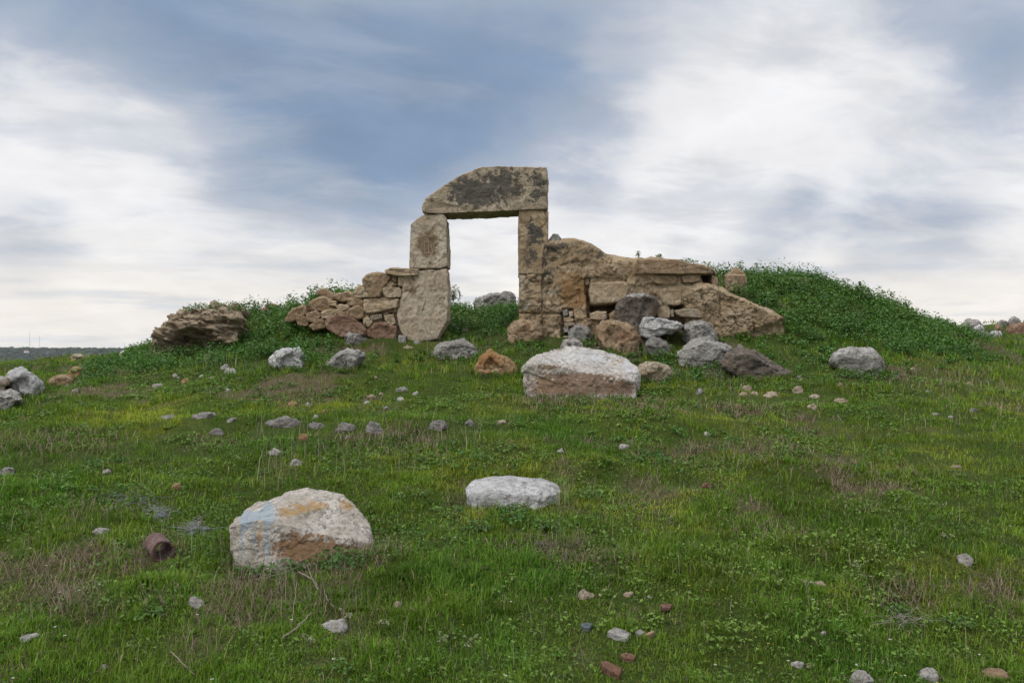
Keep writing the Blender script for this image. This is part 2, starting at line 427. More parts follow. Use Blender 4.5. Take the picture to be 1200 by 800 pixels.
def G(u, v, lim=40.0):
    """where the photo ray meets the ground"""
    x = (u - 600) / F * _ds; zr = EYE + (HV - v) / F * _ds
    zt = terrain(x, _ds)
    hit = np.nonzero((zr < zt) & (_ds < lim))[0]
    k = hit[0] if len(hit) else int(np.argmin(np.where(_ds < 16, zr - zt, 9)))
    return np.array((x[k], _ds[k], zt[k]))
def gz(x, y):
    return float(terrain([x], [y])[0])

# masks for plant cover (functions of world x, y)
def cover_masks(x, y):
    dry = fbm2(x, y, 0.75, 4, 21) + 0.55 * fbm2(x, y, 3.1, 3, 22)
    lush = fbm2(x, y, 0.55, 3, 31) + 0.5 * fbm2(x, y, 2.2, 3, 33)
    moss_lit = fbm2(x, y, 0.8, 4, 41) + 0.4 * fbm2(x, y, 4.0, 3, 42)
    moss_lit = moss_lit + 0.35 * np.exp(-((y - 9.0) / 2.2) ** 2)  # mid-slope band raised: light on the slope put into the turf colour
    return sstep(dry, 0.18, 0.62), sstep(lush, -0.1, 0.5), sstep(moss_lit, 0.05, 0.55)

def axis(fine_lo, fine_hi, step, far, grow=1.22):
    a = list(np.arange(fine_lo, fine_hi + 1e-6, step))
    s, hi = step, fine_hi
    while hi < far:
        s *= grow; hi += s; a.append(hi)
    s, lo = step, fine_lo
    while lo > -far:
        s *= grow; lo -= s; a.insert(0, lo)
    return np.array(a)
gx = np.clip(axis(-11, 13, 0.085, 2400), -2500, 2500); gy = np.clip(axis(0, 18, 0.085, 2400), -2500, 2500)
XX, YY = np.meshgrid(gx, gy)
xf, yf = XX.ravel(), YY.ravel()
zf = terrain(xf, yf)
nx, ny = len(gx), len(gy)
ii = np.arange((ny - 1) * nx).reshape(ny - 1, nx)[:, :-1].ravel()
quads = np.stack([ii, ii + 1, ii + nx + 1, ii + nx], 1)
dr, lu, mo = cover_masks(xf, yf)
fine = np.hypot(xf, yf) < 60
me = mesh_np('ground', np.stack([xf, yf, zf], 1), quads, np.full(len(quads), 4), col=np.stack([dr * fine, lu, mo], 1))
def ground_mat():
    m, N = mat_new('turf_soil')
    tc = N.new('ShaderNodeTexCoord'); co = tc.outputs['Object']
    att = N.new('ShaderNodeAttribute', attribute_name='Col')
    r, g, b = N.sep(att.outputs['Vector'])
    n1 = N.noise(co, 9.0, 7, 0.7); n2 = N.noise(co, 55.0, 6, 0.7); n3 = N.noise(co, 2.0, 4, 0.6)
    c = N.mix(N.step(n2, 0.38, 0.62), (0.018, 0.028, 0.006), (0.062, 0.088, 0.015))
    c = N.mix(N.math('MULTIPLY', N.step(n1, 0.42, 0.62), 0.6), c, (0.045, 0.075, 0.012))
    c = N.mix(N.math('MULTIPLY', b, N.step(n2, 0.40, 0.66)), c, (0.095, 0.115, 0.018))
    c = N.mix(N.math('MULTIPLY', r, N.step(n2, 0.3, 0.6)), c, (0.135, 0.105, 0.065))
    c = N.mix(N.math('MULTIPLY', N.step(n2, 0.5, 0.7), 0.5), c, (0.030, 0.022, 0.014))
    bp = N.new('ShaderNodeBump'); bp.inputs['Strength'].default_value = 0.9; bp.inputs['Distance'].default_value = 0.04
    N.put(bp.inputs['Height'], N.math('ADD', n1, N.math('MULTIPLY', n2, 0.5)))
    pb = N.new('ShaderNodeBsdfPrincipled'); N.put(pb.inputs['Base Color'], c)
    pb.inputs['Roughness'].default_value = 0.95; pb.inputs['Specular IOR Level'].default_value = 0.1
    N.put(pb.inputs['Normal'], bp.outputs[0])
    out = N.new('ShaderNodeOutputMaterial'); N.t.links.new(pb.outputs[0], out.inputs[0])
    return m
me.materials.append(ground_mat())
tag(link('ground', me), kind='structure')

# ------------------------------------------------------------------ rocks
_cubes = {}
def cube_grid(n):
    if n not in _cubes:
        bm = bmesh.new()
        bmesh.ops.create_cube(bm, size=2.0)
        bmesh.ops.subdivide_edges(bm, edges=bm.edges[:], cuts=n - 1, use_grid_fill=True)
        bm.verts.ensure_lookup_table()
        V = np.array([v.co[:] for v in bm.verts])
        Fq = np.array([[l.index for l in f.verts] for f in bm.faces])
        bm.free()
        _cubes[n] = (V, Fq)
    return _cubes[n]
def hull_planes(pts):
    bm = bmesh.new()
    for p in pts: bm.verts.new(p)
    r = bmesh.ops.convex_hull(bm, input=bm.verts[:])
    bm.faces.ensure_lookup_table()
    cen = np.mean(pts, 0)
    Ns, Ds = [], []
    for f in bm.faces:
        f.normal_update()
        n = np.array(f.normal[:]); a = np.array(f.verts[0].co[:])
        if np.linalg.norm(n) < 0.5: continue
        if n @ (a - cen) < 0: n = -n
        Ns.append(n); Ds.append(n @ a)
    bm.free()
    return np.array(Ns), np.array(Ds)
def rock_shape(pts, n=26, soft=26, amp=0.05, freq=2.2, chips=6, seed=0, layers=0.0, facet=0.6):
    """a faceted stone filling the hull of pts; returns vertices and quads in world space"""
    rng = np.random.default_rng(seed + 100)
    pts = np.asarray(pts, float)
    lo, hi = pts.min(0), pts.max(0)
    cen = (lo + hi) / 2 * 0.5 + pts.mean(0) * 0.5
    Nn, Dd = hull_planes(pts)
    Dd = Dd - Nn @ cen
    S = (hi - lo) / 2
    size = float(np.prod(S) ** (1 / 3))
    for _ in range(chips):
        k = rng.normal(size=3) / S; k /= np.linalg.norm(k)
        sup = ((pts - cen) @ k).max()
        Nn = np.vstack([Nn, k]); Dd = np.append(Dd, sup * rng.uniform(0.86, 0.97))
    V, Q = cube_grid(n)
    q = V * S
    dirs = q / np.linalg.norm(q, axis=1, keepdims=True)
    inv = np.clip((dirs @ Nn.T) / np.maximum(Dd, 0.02 * size), 1e-6, None)
    mx = inv.max(1, keepdims=True)
    wgt = (inv / mx) ** soft
    t = 1.0 / (mx[:, 0] * wgt.sum(1) ** (1.0 / soft))
    p = dirs * t[:, None]
    nb = (wgt[:, :, None] * Nn[None]).sum(1); nb /= np.linalg.norm(nb, axis=1, keepdims=True) + 1e-9
    f = freq / size
    sc = np.array((1, 1, 1 + layers))
    nz = fbm(p * f * 0.6 * sc + seed * 3.7, 5, seed, 0.55)
    rid = 1 - 2 * np.abs(fbm(p * f * 1.3 * sc + seed * 1.9, 4, seed + 50, 0.55))
    fac = 0
    for K, wgt_, tau in ((26, 1.0, 0.10), (90, 0.45, 0.055)):
        sd_ = p[rng.integers(0, len(p), K)]
        q2 = p / S; s2 = sd_ / S
        d2_ = ((q2[:, None] - s2[None]) ** 2).sum(-1)
        wk = np.exp(-(d2_ - d2_.min(1, keepdims=True)) / tau ** 2 * 0.5)
        wk /= wk.sum(1, keepdims=True)
        ak = rng.normal(size=K) * 0.55; gk = rng.normal(size=(K, 3)) * 1.0
        val = ak[None] + (q2 @ gk.T - (s2 * gk).sum(1)[None])
        fac = fac + wgt_ * (wk * np.clip(val, -1.5, 1.5)).sum(1)
    hf = fbm(p / size * 8.0 + seed, 4, seed + 7, 0.62)
    hf2 = sstep(fbm(p / size * 4.5 * sc + seed, 5, seed + 17, 0.6), -0.04, 0.06) * 2 - 1
    p = p + nb * ((nz * 0.55 + (rid - 0.6) * 0.30 + fac * facet + hf * 0.36 + hf2 * 0.16) * amp * size)[:, None]
    return p + cen, Q
BL = {}
def masks(p, blobs):
    """blobs: (channel, u, v, ru, rv, strength) in photo pixels, turned into a coverage per vertex"""
    m = np.zeros((len(p), 3))
    u = 600 + p[:, 0] / p[:, 1] * F; v = HV - (p[:, 2] - EYE) / p[:, 1] * F
    for ch, bu, bv, ru, rv, s in blobs:
        m[:, ch] += 1.3 * s * np.exp(-(((u - bu) / ru) ** 2 + ((v - bv) / rv) ** 2))
    return m
def add_rock(name, pts, mat, label=None, cat=None, group=None, parent=None, blobs=None, **kw):
    p, Q = rock_shape(pts, **kw)
    loc = np.array((p[:, 0].mean(), p[:, 1].mean(), p[:, 2].min()))
    col = masks(p, blobs) if blobs else np.zeros((len(p), 3))
    me = mesh_np(name, p - loc, Q, np.full(len(Q), 4), col=col, mats=(M[mat],))
    if parent is not None:
        base = np.array(parent.location[:])
        o = link(name, me, loc - base, parent)
        if label: o['label'] = label
        return o, p
    o = link(name, me, loc)
    tag(o, label, cat or 'rock', group)
    return o, p
def outline_pts(ol, d, T, sink=0.08, fs=0.72, bs=0.75, mid=0.4, fdrop=0.0):
    """an outline seen from the front, given depth: full size in the middle, smaller in front and behind"""
    ol = np.array(ol, float)
    cen = ol.mean(0)
    vmax = ol[:, 1].max()
    pts = []
    for u, v in ol:
        pts.append(P(u, v, d + T * mid))
        a = cen + (np.array((u, v)) - cen) * fs
        pts.append(P(a[0], a[1] + fdrop, d))
        b = cen + (np.array((u, v)) - cen) * bs
        pts.append(P(b[0], b[1], d + T))
        if v > vmax - 5 and sink:
            for s, dd in ((1.0, T * mid), (0.9, 0.0), (0.85, T)):
                w = cen + (np.array((u, v)) - cen) * s
                q = P(w[0], v, d + dd); q[2] -= sink
                pts.append(q)
    return pts

# ------------------------------------------------------------------ the doorway
WD = 12.2
door = empty('stone_doorway', P(566, 402, WD + 0.25))
tag(door, 'standing doorway of huge weathered blocks, two uprights under a peaked lintel', 'doorway')
def block(name, ol, d, T, mat, blobs, seed, amp=0.040, n=64, label=None, parent=door, chips=0, fs=0.985, soft=160, facet=0.55):
    ol = np.array(ol, float); cen = ol.mean(0)
    pts = []
    for u, v in ol:
        a = cen + (np.array((u, v)) - cen) * fs
        pts.append(P(a[0], a[1], d)); pts.append(P(u, v, d + 0.05))
        w = P(u, v, d + 0.05); s = (d + 0.05 + T - 0.05) / (d + 0.05)
        pts.append(np.array((w[0], w[1] + T - 0.05, w[2])))
    return add_rock(name, pts, mat, label, parent=parent, blobs=blobs, n=n, soft=soft, amp=amp, freq=2.6, chips=chips, seed=seed, facet=facet)
block('lintel', [(493.4, 243), (497.5, 232.5), (521, 217), (538, 206), (563, 195.6), (585, 194.2), (607, 196.4), (640, 196.4), (642.5, 210), (641, 226), (642, 245), (625, 245), (522, 250.6), (499, 250), (494, 248)],
      WD - 0.03, 0.62, 'lintel', [(0, 548, 224, 26, 17, 1.15), (0, 590, 215, 30, 22, 1.1), (0, 632, 215, 10, 20, 0.95), (0, 570, 238, 60, 8, 0.35), (1, 515, 238, 14, 8, 0.5), (1, 607, 225, 7, 20, 0.7), (2, 583, 213, 10, 9, 0.6), (2, 505, 240, 10, 8, 0.4)], 3, n=84, facet=0.35)
upl, upl_p = block('jamb', [(480.6, 262), (494, 252), (518, 249.5), (523.6, 256), (524.7, 312), (516, 315), (479, 315), (481, 295)], WD, 0.56, 'jamb',
      [(1, 499, 288, 14, 22, 1.25), (1, 508, 276, 9, 10, 0.6), (0, 512, 290, 2.5, 22, 0.55), (2, 484, 285, 6, 22, 0.5), (2, 521, 280, 4, 30, 0.4)], 5)
block('jamb', [(475.6, 318), (500, 315.5), (524, 315.5), (525.8, 345), (524.5, 375), (512, 398), (480, 402), (469, 387), (464.7, 370), (474.6, 345)], WD + 0.01, 0.56, 'jamb',
      [(0, 509, 328, 9, 14, 0.85), (0, 515, 350, 3, 22, 0.75), (1, 482, 332, 12, 20, 1.2), (1, 470, 372, 8, 14, 0.35), (2, 495, 370, 22, 22, 0.35), (0, 497, 370, 2, 12, 0.4)], 6)
block('jamb', [(607.8, 245), (626, 244.6), (642.8, 247.5), (643, 276), (640, 282), (637, 322), (608, 322)], WD, 0.56, 'plaster',
      [(0, 622, 262, 9, 22, 0.95), (0, 632, 275, 9, 10, 0.9), (0, 622, 300, 12, 18, 0.9), (2, 611, 305, 5, 18, 0.45), (1, 636, 262, 6, 12, 0.8)], 7)
# the scratched marks on the upper left block: a box, a stroke in it and a V
sv = upl_p[upl_p[:, 1] < WD + 0.16]
def scratch(lines):
    V, L, Cn = [], [], []
    for a, b in lines:
        row = []
        for t in np.linspace(0, 1, 7):
            q = P(a[0] + (b[0] - a[0]) * t, a[1] + (b[1] - a[1]) * t, WD + 0.02)
            k = np.argsort((sv[:, 0] - q[0]) ** 2 + (sv[:, 2] - q[2]) ** 2)[:3]
            row.append(np.array((q[0], sv[k, 1].min() - 0.003, q[2])))
        dn = np.array((row[-1][2] - row[0][2], 0, -(row[-1][0] - row[0][0]))); dn = dn / np.linalg.norm(dn) * 0.0042
        for i, r in enumerate(row):
            V += [r - dn, r + dn, r + dn + (0, 0.012, 0), r - dn + (0, 0.012, 0)]
            if i:
                o = len(V) - 8
                for k in range(4):
                    L += [o + k, o + (k + 1) % 4, o + 4 + (k + 1) % 4, o + 4 + k]; Cn.append(4)
    base = np.array(upl.location[:]) + np.array(door.location[:])
    me = mesh_np('scratched_mark', np.array(V) - base, L, Cn, mats=(M['scratch'],))
    return link('scratched_mark', me, (0, 0, 0), upl)
scratch([((498, 284.5), (498, 297)), ((498, 284.5), (505, 284)), ((498, 297), (508, 296.5)), ((502.5, 284.5), (502.5, 296.5)), ((505, 284), (507, 296)), ((507, 296), (510, 283.5))])

# ------------------------------------------------------------------ right wall
def profile_wall(name, parent, prof, base_v, d, T, relief, mat, blobs, seed, du=1.2, rows=100):
    us = np.arange(prof[0][0], prof[-1][0] + 0.01, du)
    tv = np.interp(us, [p[0] for p in prof], [p[1] for p in prof])
    tv = tv + fbm(np.stack([us * 0.12, us * 0 + seed, us * 0], 1), 4, seed) * 1.6
    x = (us - 600) / F * d
    ztop = EYE + (HV - tv) / F * d
    bv = np.interp(us, [p[0] for p in base_v], [p[1] for p in base_v])
    zb = EYE + (HV - bv) / F * d - 0.12
    jj = np.linspace(0, 1, rows)
    X = np.repeat(x[:, None], rows, 1)
    Z = zb[:, None] + (ztop - zb)[:, None] * jj[None]
    U = 600 + X / d * F; Vv = HV - (Z - EYE) / d * F
    p = np.stack([X.ravel(), np.full(X.size, d), Z.ravel()], 1)
    off = relief(U.ravel(), Vv.ravel()) + fbm(p * 3.0 + seed, 5, seed, 0.55) * 0.035 + fbm(p * 1.1 + seed, 3, seed + 4) * 0.04 + (1 - 2 * np.abs(fbm(p * 4.5 + seed, 4, seed + 14, 0.6))) * 0.010 + fbm(p * 15.0 + seed, 3, seed + 24, 0.65) * 0.010 + 0.022 * sstep(fbm(p * 3.6 + seed, 5, seed + 34, 0.6), -0.03, 0.03) + 0.016 * sstep(fbm(p * 7.0 + seed, 5, seed + 44, 0.6), 0.0, 0.05) - 0.03 * sstep(np.abs(fbm(p * (2.0, 2.0, 2.6) + seed, 4, seed + 54, 0.6)), 0.02, 0.0)
    edge = np.minimum(1, (1 - jj) / 0.06)[None].repeat(len(us), 0).ravel()
    Yf = d - off * (0.4 + 0.6 * edge) + 0.05 * (1 - edge) ** 2
    nb = 8
    cols = []
    front = np.stack([X, Yf.reshape(X.shape), Z], 2)
    Yb = d + T + fbm(p * 1.7 + 9, 3, seed + 2).reshape(X.shape) * 0.05
    tops = []
    for k in range(1, nb + 1):
        t = k / (nb + 1)
        y = front[:, -1, 1] * (1 - t) + Yb[:, -1] * t
        z = ztop + 0.03 * math.sin(math.pi * t) + fbm(np.stack([x * 5, y * 5, x * 0 + seed], 1), 4, seed + 8) * 0.05
        tops.append(np.stack([x, y, z], 1))
    back = np.stack([X, Yb, Z], 2)[:, ::-1]
    ring = np.concatenate([front, np.stack(tops, 1), back], 1)
    nu, nr = ring.shape[:2]
    V = ring.reshape(-1, 3)
    i = np.arange(nu * nr).reshape(nu, nr)
    q = np.stack([i[:-1, :-1], i[1:, :-1], i[1:, 1:], i[:-1, 1:]], -1).reshape(-1, 4)
    loops = list(q.ravel()); counts = [4] * len(q)
    loops += list(i[0, :]); counts.append(nr)
    loops += list(i[-1, ::-1]); counts.append(nr)
    base = np.array(parent.location[:])
    me = mesh_np(name, V - base, loops, counts, col=masks(V, blobs), mats=(M[mat],))
    return link(name, me, (0, 0, 0), parent)
def inpoly(u, v, poly, soft=1.5):
    """1 inside a convex pixel polygon, fading over soft pixels"""
    poly = np.array(poly, float)
    area = 0
    for a, b in zip(poly, np.roll(poly, -1, 0)): area += a[0] * b[1] - b[0] * a[1]
    sgn = 1 if area > 0 else -1
    dist = np.full(len(u), 1e9)
    for a, b in zip(poly, np.roll(poly, -1, 0)):
        e = b - a; n = np.array((-e[1], e[0])) * sgn / (np.hypot(*e) + 1e-9)
        dist = np.minimum(dist, (u - a[0]) * n[0] + (v - a[1]) * n[1])
    return sstep(dist, -soft, soft)
rw = empty('ruined_wall', P(760, 405, WD + 0.3))
tag(rw, 'long low ruined wall of mortared stone stepping down from the doorway into the green mound', 'wall')
def relief_r(u, v):
    r = np.zeros_like(u)
    r += 0.05 * inpoly(u, v, [(742, 301), (842, 304), (840, 322), (742, 322)])
    r -= 0.17 * inpoly(u, v, [(688, 329), (803, 327), (803, 366), (835, 372), (832, 378), (768, 385), (688, 372)])
    r -= 0.30 * inpoly(u, v, [(693, 357), (736, 357), (734, 366), (694, 365)], 1.0)
    r -= 0.30 * inpoly(u, v, [(784, 358), (801, 357), (802, 364), (790, 366)], 1.0)
    r -= 0.40 * inpoly(u, v, [(818, 318), (837, 319), (836, 332), (824, 331)], 1.0)
    r -= 0.10 * inpoly(u, v, [(659, 362), (671, 362), (676, 392), (657, 394)])
    r -= 0.09 * inpoly(u, v, [(685, 326), (691, 326), (691, 346), (685, 345)], 1)
    r += 0.10 * inpoly(u, v, [(803, 337), (830, 333), (918, 371), (914, 384), (870, 393), (846, 402), (826, 385)], 5)
    r -= 0.05 * inpoly(u, v, [(608, 366), (660, 366.5), (660, 368.5), (608, 368)], 0.8)
    r -= 0.06 * inpoly(u, v, [(880, 378), (882, 378), (884, 390), (881, 391)], 1.0)
    return r
profile_wall('masonry', rw, [(608.5, 319), (634, 317), (636.5, 281), (659, 281), (667, 279.5), (683, 281), (694, 285.5), (702, 291), (709, 297.5), (730, 301), (748, 302), (784, 303.5), (811, 309), (834, 313.5), (839, 318), (842, 333), (852, 340), (873, 349.5), (896, 361), (917, 370), (919, 380)],
             [(608, 406), (660, 410), (720, 414), (800, 414), (860, 408), (919, 398)], WD + 0.02, 0.62, relief_r, 'plaster',
             [(0, 625, 300, 14, 22, 0.8), (0, 648, 290, 14, 9, 0.6), (0, 672, 286, 24, 6, 0.6), (0, 640, 325, 12, 14, 0.55), (0, 705, 300, 16, 6, 0.6), (0, 790, 308, 50, 7, 0.8), (0, 690, 295, 40, 7, 0.45), (0, 650, 312, 18, 22, 0.45), (0, 865, 366, 40, 18, 0.5), (0, 820, 348, 20, 12, 0.45), (2, 665, 325, 30, 10, 0.3), (2, 622, 385, 14, 12, 0.3), (0, 760, 320, 30, 5, 0.35), (0, 780, 310, 5, 10, 0.5),
              (1, 675, 345, 22, 24, 1.7), (1, 655, 320, 16, 12, 0.6), (1, 640, 380, 20, 14, 0.6), (1, 690, 318, 16, 10, 0.5), (1, 850, 385, 25, 9, 0.6), (1, 745, 312, 30, 8, 0.3), (1, 715, 390, 30, 20, 0.3),
              (2, 612, 330, 6, 40, 0.6), (2, 645, 342, 14, 6, 0.55), (2, 655, 375, 12, 6, 0.3), (2, 728, 315, 14, 8, 0.25), (2, 622, 360, 10, 10, 0.35)], 12)
def wall_stone(ol, mat, d, T=0.22, seed=0, parent=None, n=18, amp=0.05, label=None, blobs=None, fs=0.90, name='stone'):
    ol = np.array(ol, float); cen = ol.mean(0); pts = []
    for u, v in ol:
        a = cen + (np.array((u, v)) - cen) * fs
        pts.append(P(a[0], a[1], d)); pts.append(P(u, v, d + 0.06))
        w = P(u, v, d + 0.06); pts.append(np.array((w[0], w[1] + T, w[2])))
    return add_rock(name, pts, mat, label, parent=parent, n=n, amp=amp, seed=seed, soft=70, chips=4, blobs=blobs)
D2 = WD + 0.02
for k, (ol, mat, dd) in enumerate([
    ([(690, 331), (700, 329.5), (733, 330), (738.5, 334), (735.5, 354), (715, 357), (693, 357), (689.5, 345)], 'wallstone', -0.01),
    ([(773.5, 334), (798, 333), (799.5, 345), (799, 356.5), (792, 358.5), (776, 357), (771, 347)], 'wallstone', 0.0),
    ([(746, 303.5), (790, 303.5), (818, 309), (837, 314), (836, 321), (815, 318), (792, 322), (748, 321)], 'brownstone', -0.09),
    ([(757, 322.5), (795, 322.5), (794, 332), (780, 334), (764, 332)], 'brownstone', -0.03),
    ([(797, 323), (808, 321.5), (822, 322), (821, 329), (812, 331.5), (800, 331)], 'brownstone', -0.04),
    ([(834, 322), (841, 325), (842, 334), (836, 334.5), (833, 330)], 'brownstone', -0.01),
    ([(741, 327), (752, 325), (755, 331), (750, 334), (742, 333)], 'wallstone', 0.03),
    ([(742, 335), (751, 335), (752, 342), (743, 343)], 'brownstone', 0.04),
    ([(757, 333), (764, 331), (766, 338), (760, 345), (756, 341)], 'brownstone', 0.03),
    ([(762, 345), (768, 343), (769, 349), (764, 351)], 'wallstone', 0.03),
    ([(768, 351), (776, 352), (776, 357), (769, 357)], 'tan', 0.02),
    ([(770, 358), (784, 359), (787, 366), (785, 373), (772, 374), (768, 366)], 'wallstone', 0.02),
    ([(790, 364), (803, 361), (826, 362), (829, 366), (826, 373), (796, 371), (791, 368)], 'tan', -0.03),
    ([(803, 359), (810, 355.5), (818, 356), (817, 361), (805, 362)], 'wallstone', 0.0),
    ([(786, 363), (789, 362), (790, 371), (787, 372)], 'tan', 0.0),
    ([(691, 367), (700, 364), (711, 365), (712, 374), (702, 376), (692, 374)], 'wallstone', -0.05),
    ([(659, 363), (665, 362), (666, 370), (660, 371)], 'grey', 0.02), ([(666, 365), (671, 364), (672, 371), (667, 372)], 'wallstone', 0.03),
    ([(660, 372), (668, 371), (674, 375), (668, 378), (661, 377)], 'wallstone', 0.01), ([(661, 378), (673, 377), (675, 381), (662, 383)], 'tan', 0.01),
    ([(660, 384), (666, 382), (667, 389), (661, 390)], 'grey', 0.01),
    ([(685, 327), (690, 326), (691, 333), (686, 335)], 'brownstone', 0.03), ([(713, 368), (722, 362), (723, 380), (715, 382)], 'brownstone', 0.0),
    ([(768, 375), (788, 375), (800, 380), (795, 390), (770, 388)], 'brownstone', 0.03),
    ([(644, 279), (648, 273.5), (654, 274), (658.5, 280), (656, 283), (645, 283)], 'grey', 0.08),
]):
    wall_stone(ol, mat, D2 + dd - 0.055, seed=200 + k, parent=rw, n=16 if k > 4 else 26)

# ------------------------------------------------------------------ left rubble wall
lw = empty('rubble_wall', P(430, 400, WD + 0.3))
tag(lw, 'tumbled dry stone wall left of the doorway, sloping down into green weeds', 'wall')
def relief_l(u, v): return -0.04 - 0.36 * sstep(u, 430, 405)
profile_wall('rubble_core', lw, [(374, 352), (395, 347), (410, 344), (424, 336), (434, 326), (458, 320), (478, 317), (488, 318)],
             [(374, 400), (430, 404), (488, 408)], WD + 0.07, 0.55, relief_l, 'earth', [(1, 440, 360, 40, 30, 0.4)], 31, du=1.5, rows=50)
LS = [([(452, 315.5), (458, 314), (490, 315), (490, 322), (474, 323.5), (454, 321)], 'wallstone', -0.05, 0.4),
      ([(425, 327), (432, 320.5), (448, 320), (458, 324), (449, 332), (444, 348), (434, 349), (426, 337)], 'brownstone', 0.0, 0.3),
      ([(416, 338), (422, 334), (432, 341), (434, 348), (422, 350), (416, 348)], 'wallstone', 0.02, 0.3),
      ([(447, 338), (450, 335.5), (468, 336), (471, 341), (470, 348), (452, 349)], 'wallstone', 0.0, 0.3),
      ([(427, 351), (444, 349), (467, 350), (465, 360), (440, 366), (428, 367)], 'wallstone', -0.02, 0.3),
      ([(466, 322), (477, 323), (476, 336), (467, 335)], 'wallstone', 0.0, 0.3),
      ([(458, 322), (465, 324), (465, 331), (460, 329)], 'brownstone', 0.03, 0.2),
      ([(434, 370), (447, 367), (448, 373), (435, 375.5)], 'tan', 0.0, 0.25),
      ([(425, 373), (431, 371), (437, 377), (431, 384.5), (426, 380)], 'wallstone', -0.02, 0.25),
      ([(450, 370), (461, 368), (464, 379), (458, 381), (451, 376)], 'wallstone', 0.0, 0.25),
      ([(431, 388), (438, 378), (450, 377), (465, 382), (464, 399), (444, 401), (432, 394)], 'redstone', -0.02, 0.35),
      ([(381, 380), (386, 372), (400, 369), (414, 371), (430, 388), (429, 393), (400, 395), (386, 387)], 'redstone', -0.02, 0.4),
      ([(408, 362), (420, 358), (427, 362), (426, 372), (420, 374), (406, 369)], 'brownstone', 0.0, 0.3),
      ([(407, 350), (422, 349), (427, 353), (426, 362), (414, 358), (408, 357)], 'brownstone', 0.04, 0.3),
      ([(377, 366), (388, 362), (401, 364), (397, 368), (384, 373), (378, 373)], 'wallstone', 0.06, 0.3),
      ([(359, 368), (370, 364), (377, 370), (369, 378), (360, 376)], 'brownstone', 0.15, 0.35),
      ([(361, 382), (374, 374), (384, 375), (381, 385), (368, 387)], 'brownstone', 0.10, 0.35),
      ([(335, 373), (342, 362), (358, 358), (361, 366), (351, 375), (336, 377)], 'brownstone', 0.35, 0.4),
      ([(371, 340), (380, 338.5), (393, 348), (388, 353), (378, 349), (371, 344)], 'brownstone', 0.45, 0.35),
      ([(363, 354), (376, 347.5), (393, 353), (395, 361), (378, 365), (365, 363)], 'brownstone', 0.25, 0.4),
      ([(392, 345), (408, 341.5), (417, 346), (415, 351), (400, 353), (393, 350)], 'brownstone', 0.25, 0.35),
      ([(393, 358), (409, 356), (411, 361), (398, 365)], 'wallstone', 0.08, 0.3),
      ([(452, 329), (459, 330), (466, 334), (456, 336), (449, 335)], 'wallstone', 0.03, 0.2),
      ([(446, 360), (464, 361), (465, 366), (448, 367)], 'brownstone', 0.03, 0.2),
      ([(449, 367), (455, 366), (456, 369), (450, 370)], 'tan', 0.03, 0.15), ([(437, 376), (448, 374), (448, 378), (438, 379)], 'brownstone', 0.04, 0.2),
      ([(426, 367), (434, 368), (434, 371), (427, 372)], 'brownstone', 0.04, 0.2), ([(465, 352), (472, 350), (470, 360), (465, 362)], 'wallstone', 0.04, 0.2),
      ([(468, 393), (475, 394), (476, 402), (466, 403)], 'grey', -0.08, 0.25), ([(346, 368), (360, 372), (362, 382), (350, 382)], 'brownstone', 0.25, 0.35),
      ([(396, 366), (408, 364), (410, 371), (398, 371)], 'brownstone', 0.06, 0.3), ([(384, 352), (394, 353), (394, 358), (385, 358)], 'wallstone', 0.2, 0.3)]
for k, (ol, mat, dd, T) in enumerate(LS):
    o_ = np.array(ol, float); o_ = o_.mean(0) + (o_ - o_.mean(0)) * 1.10
    wall_stone(o_, mat, WD + 0.02 + dd, T=T, seed=300 + k, parent=lw, n=24, amp=0.08, fs=0.90)

# ------------------------------------------------------------------ earth bank on the left of the mound
bank = [(178, 416), (186, 402), (197, 386), (209, 373), (224, 364), (246, 361), (275, 362), (291, 365), (291, 376), (284, 388), (266, 404), (243, 424), (212, 430), (180, 428)]
def bank_rock():
    d = 12.62
    pts = outline_pts(bank, d, 1.3, sink=0.3, fs=0.93, bs=0.8, mid=0.42, fdrop=7)
    p, Q = rock_shape(pts, n=80, soft=30, amp=0.17, freq=2.6, chips=8, seed=41, layers=1.2, facet=1.1)
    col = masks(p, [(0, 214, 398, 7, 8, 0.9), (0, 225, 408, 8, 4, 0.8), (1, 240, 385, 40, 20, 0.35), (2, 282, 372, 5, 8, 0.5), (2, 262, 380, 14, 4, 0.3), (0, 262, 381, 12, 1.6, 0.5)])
    # an undercut hollow and broken ledges
    u = 600 + p[:, 0] / p[:, 1] * F; v = HV - (p[:, 2] - EYE) / p[:, 1] * F
    fr = np.clip((13.4 - p[:, 1]) / 0.6, 0, 1)
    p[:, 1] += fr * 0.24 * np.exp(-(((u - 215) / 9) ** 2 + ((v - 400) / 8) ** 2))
    led = np.abs(((v + 0.25 * u + fbm(p * 2, 3, 5) * 12) / 7.5) % 1 - 0.5) * 2
    p[:, 1] += fr * ((led - 0.5) * 0.06 * vnoise(p * 3, 8) + fbm(p * 7, 5, 66, 0.65) * 0.05 - 0.07 * sstep(fbm(p * (2.5, 2.5, 6.0), 5, 67, 0.62), -0.05, 0.05) - 0.04 * sstep(fbm(p * (5, 5, 11.0), 4, 68, 0.62), -0.03, 0.03))
    loc = np.array((p[:, 0].mean(), p[:, 1].mean(), p[:, 2].min()))
    me = mesh_np('earth_bank', p - loc, Q, np.full(len(Q), 4), col=col, mats=(M['earth'],))
    return tag(link('earth_bank', me, loc), 'eroded brown earth and rock bank with a dark hollow, left of the rubble wall', 'rock outcrop')
bank_rock()

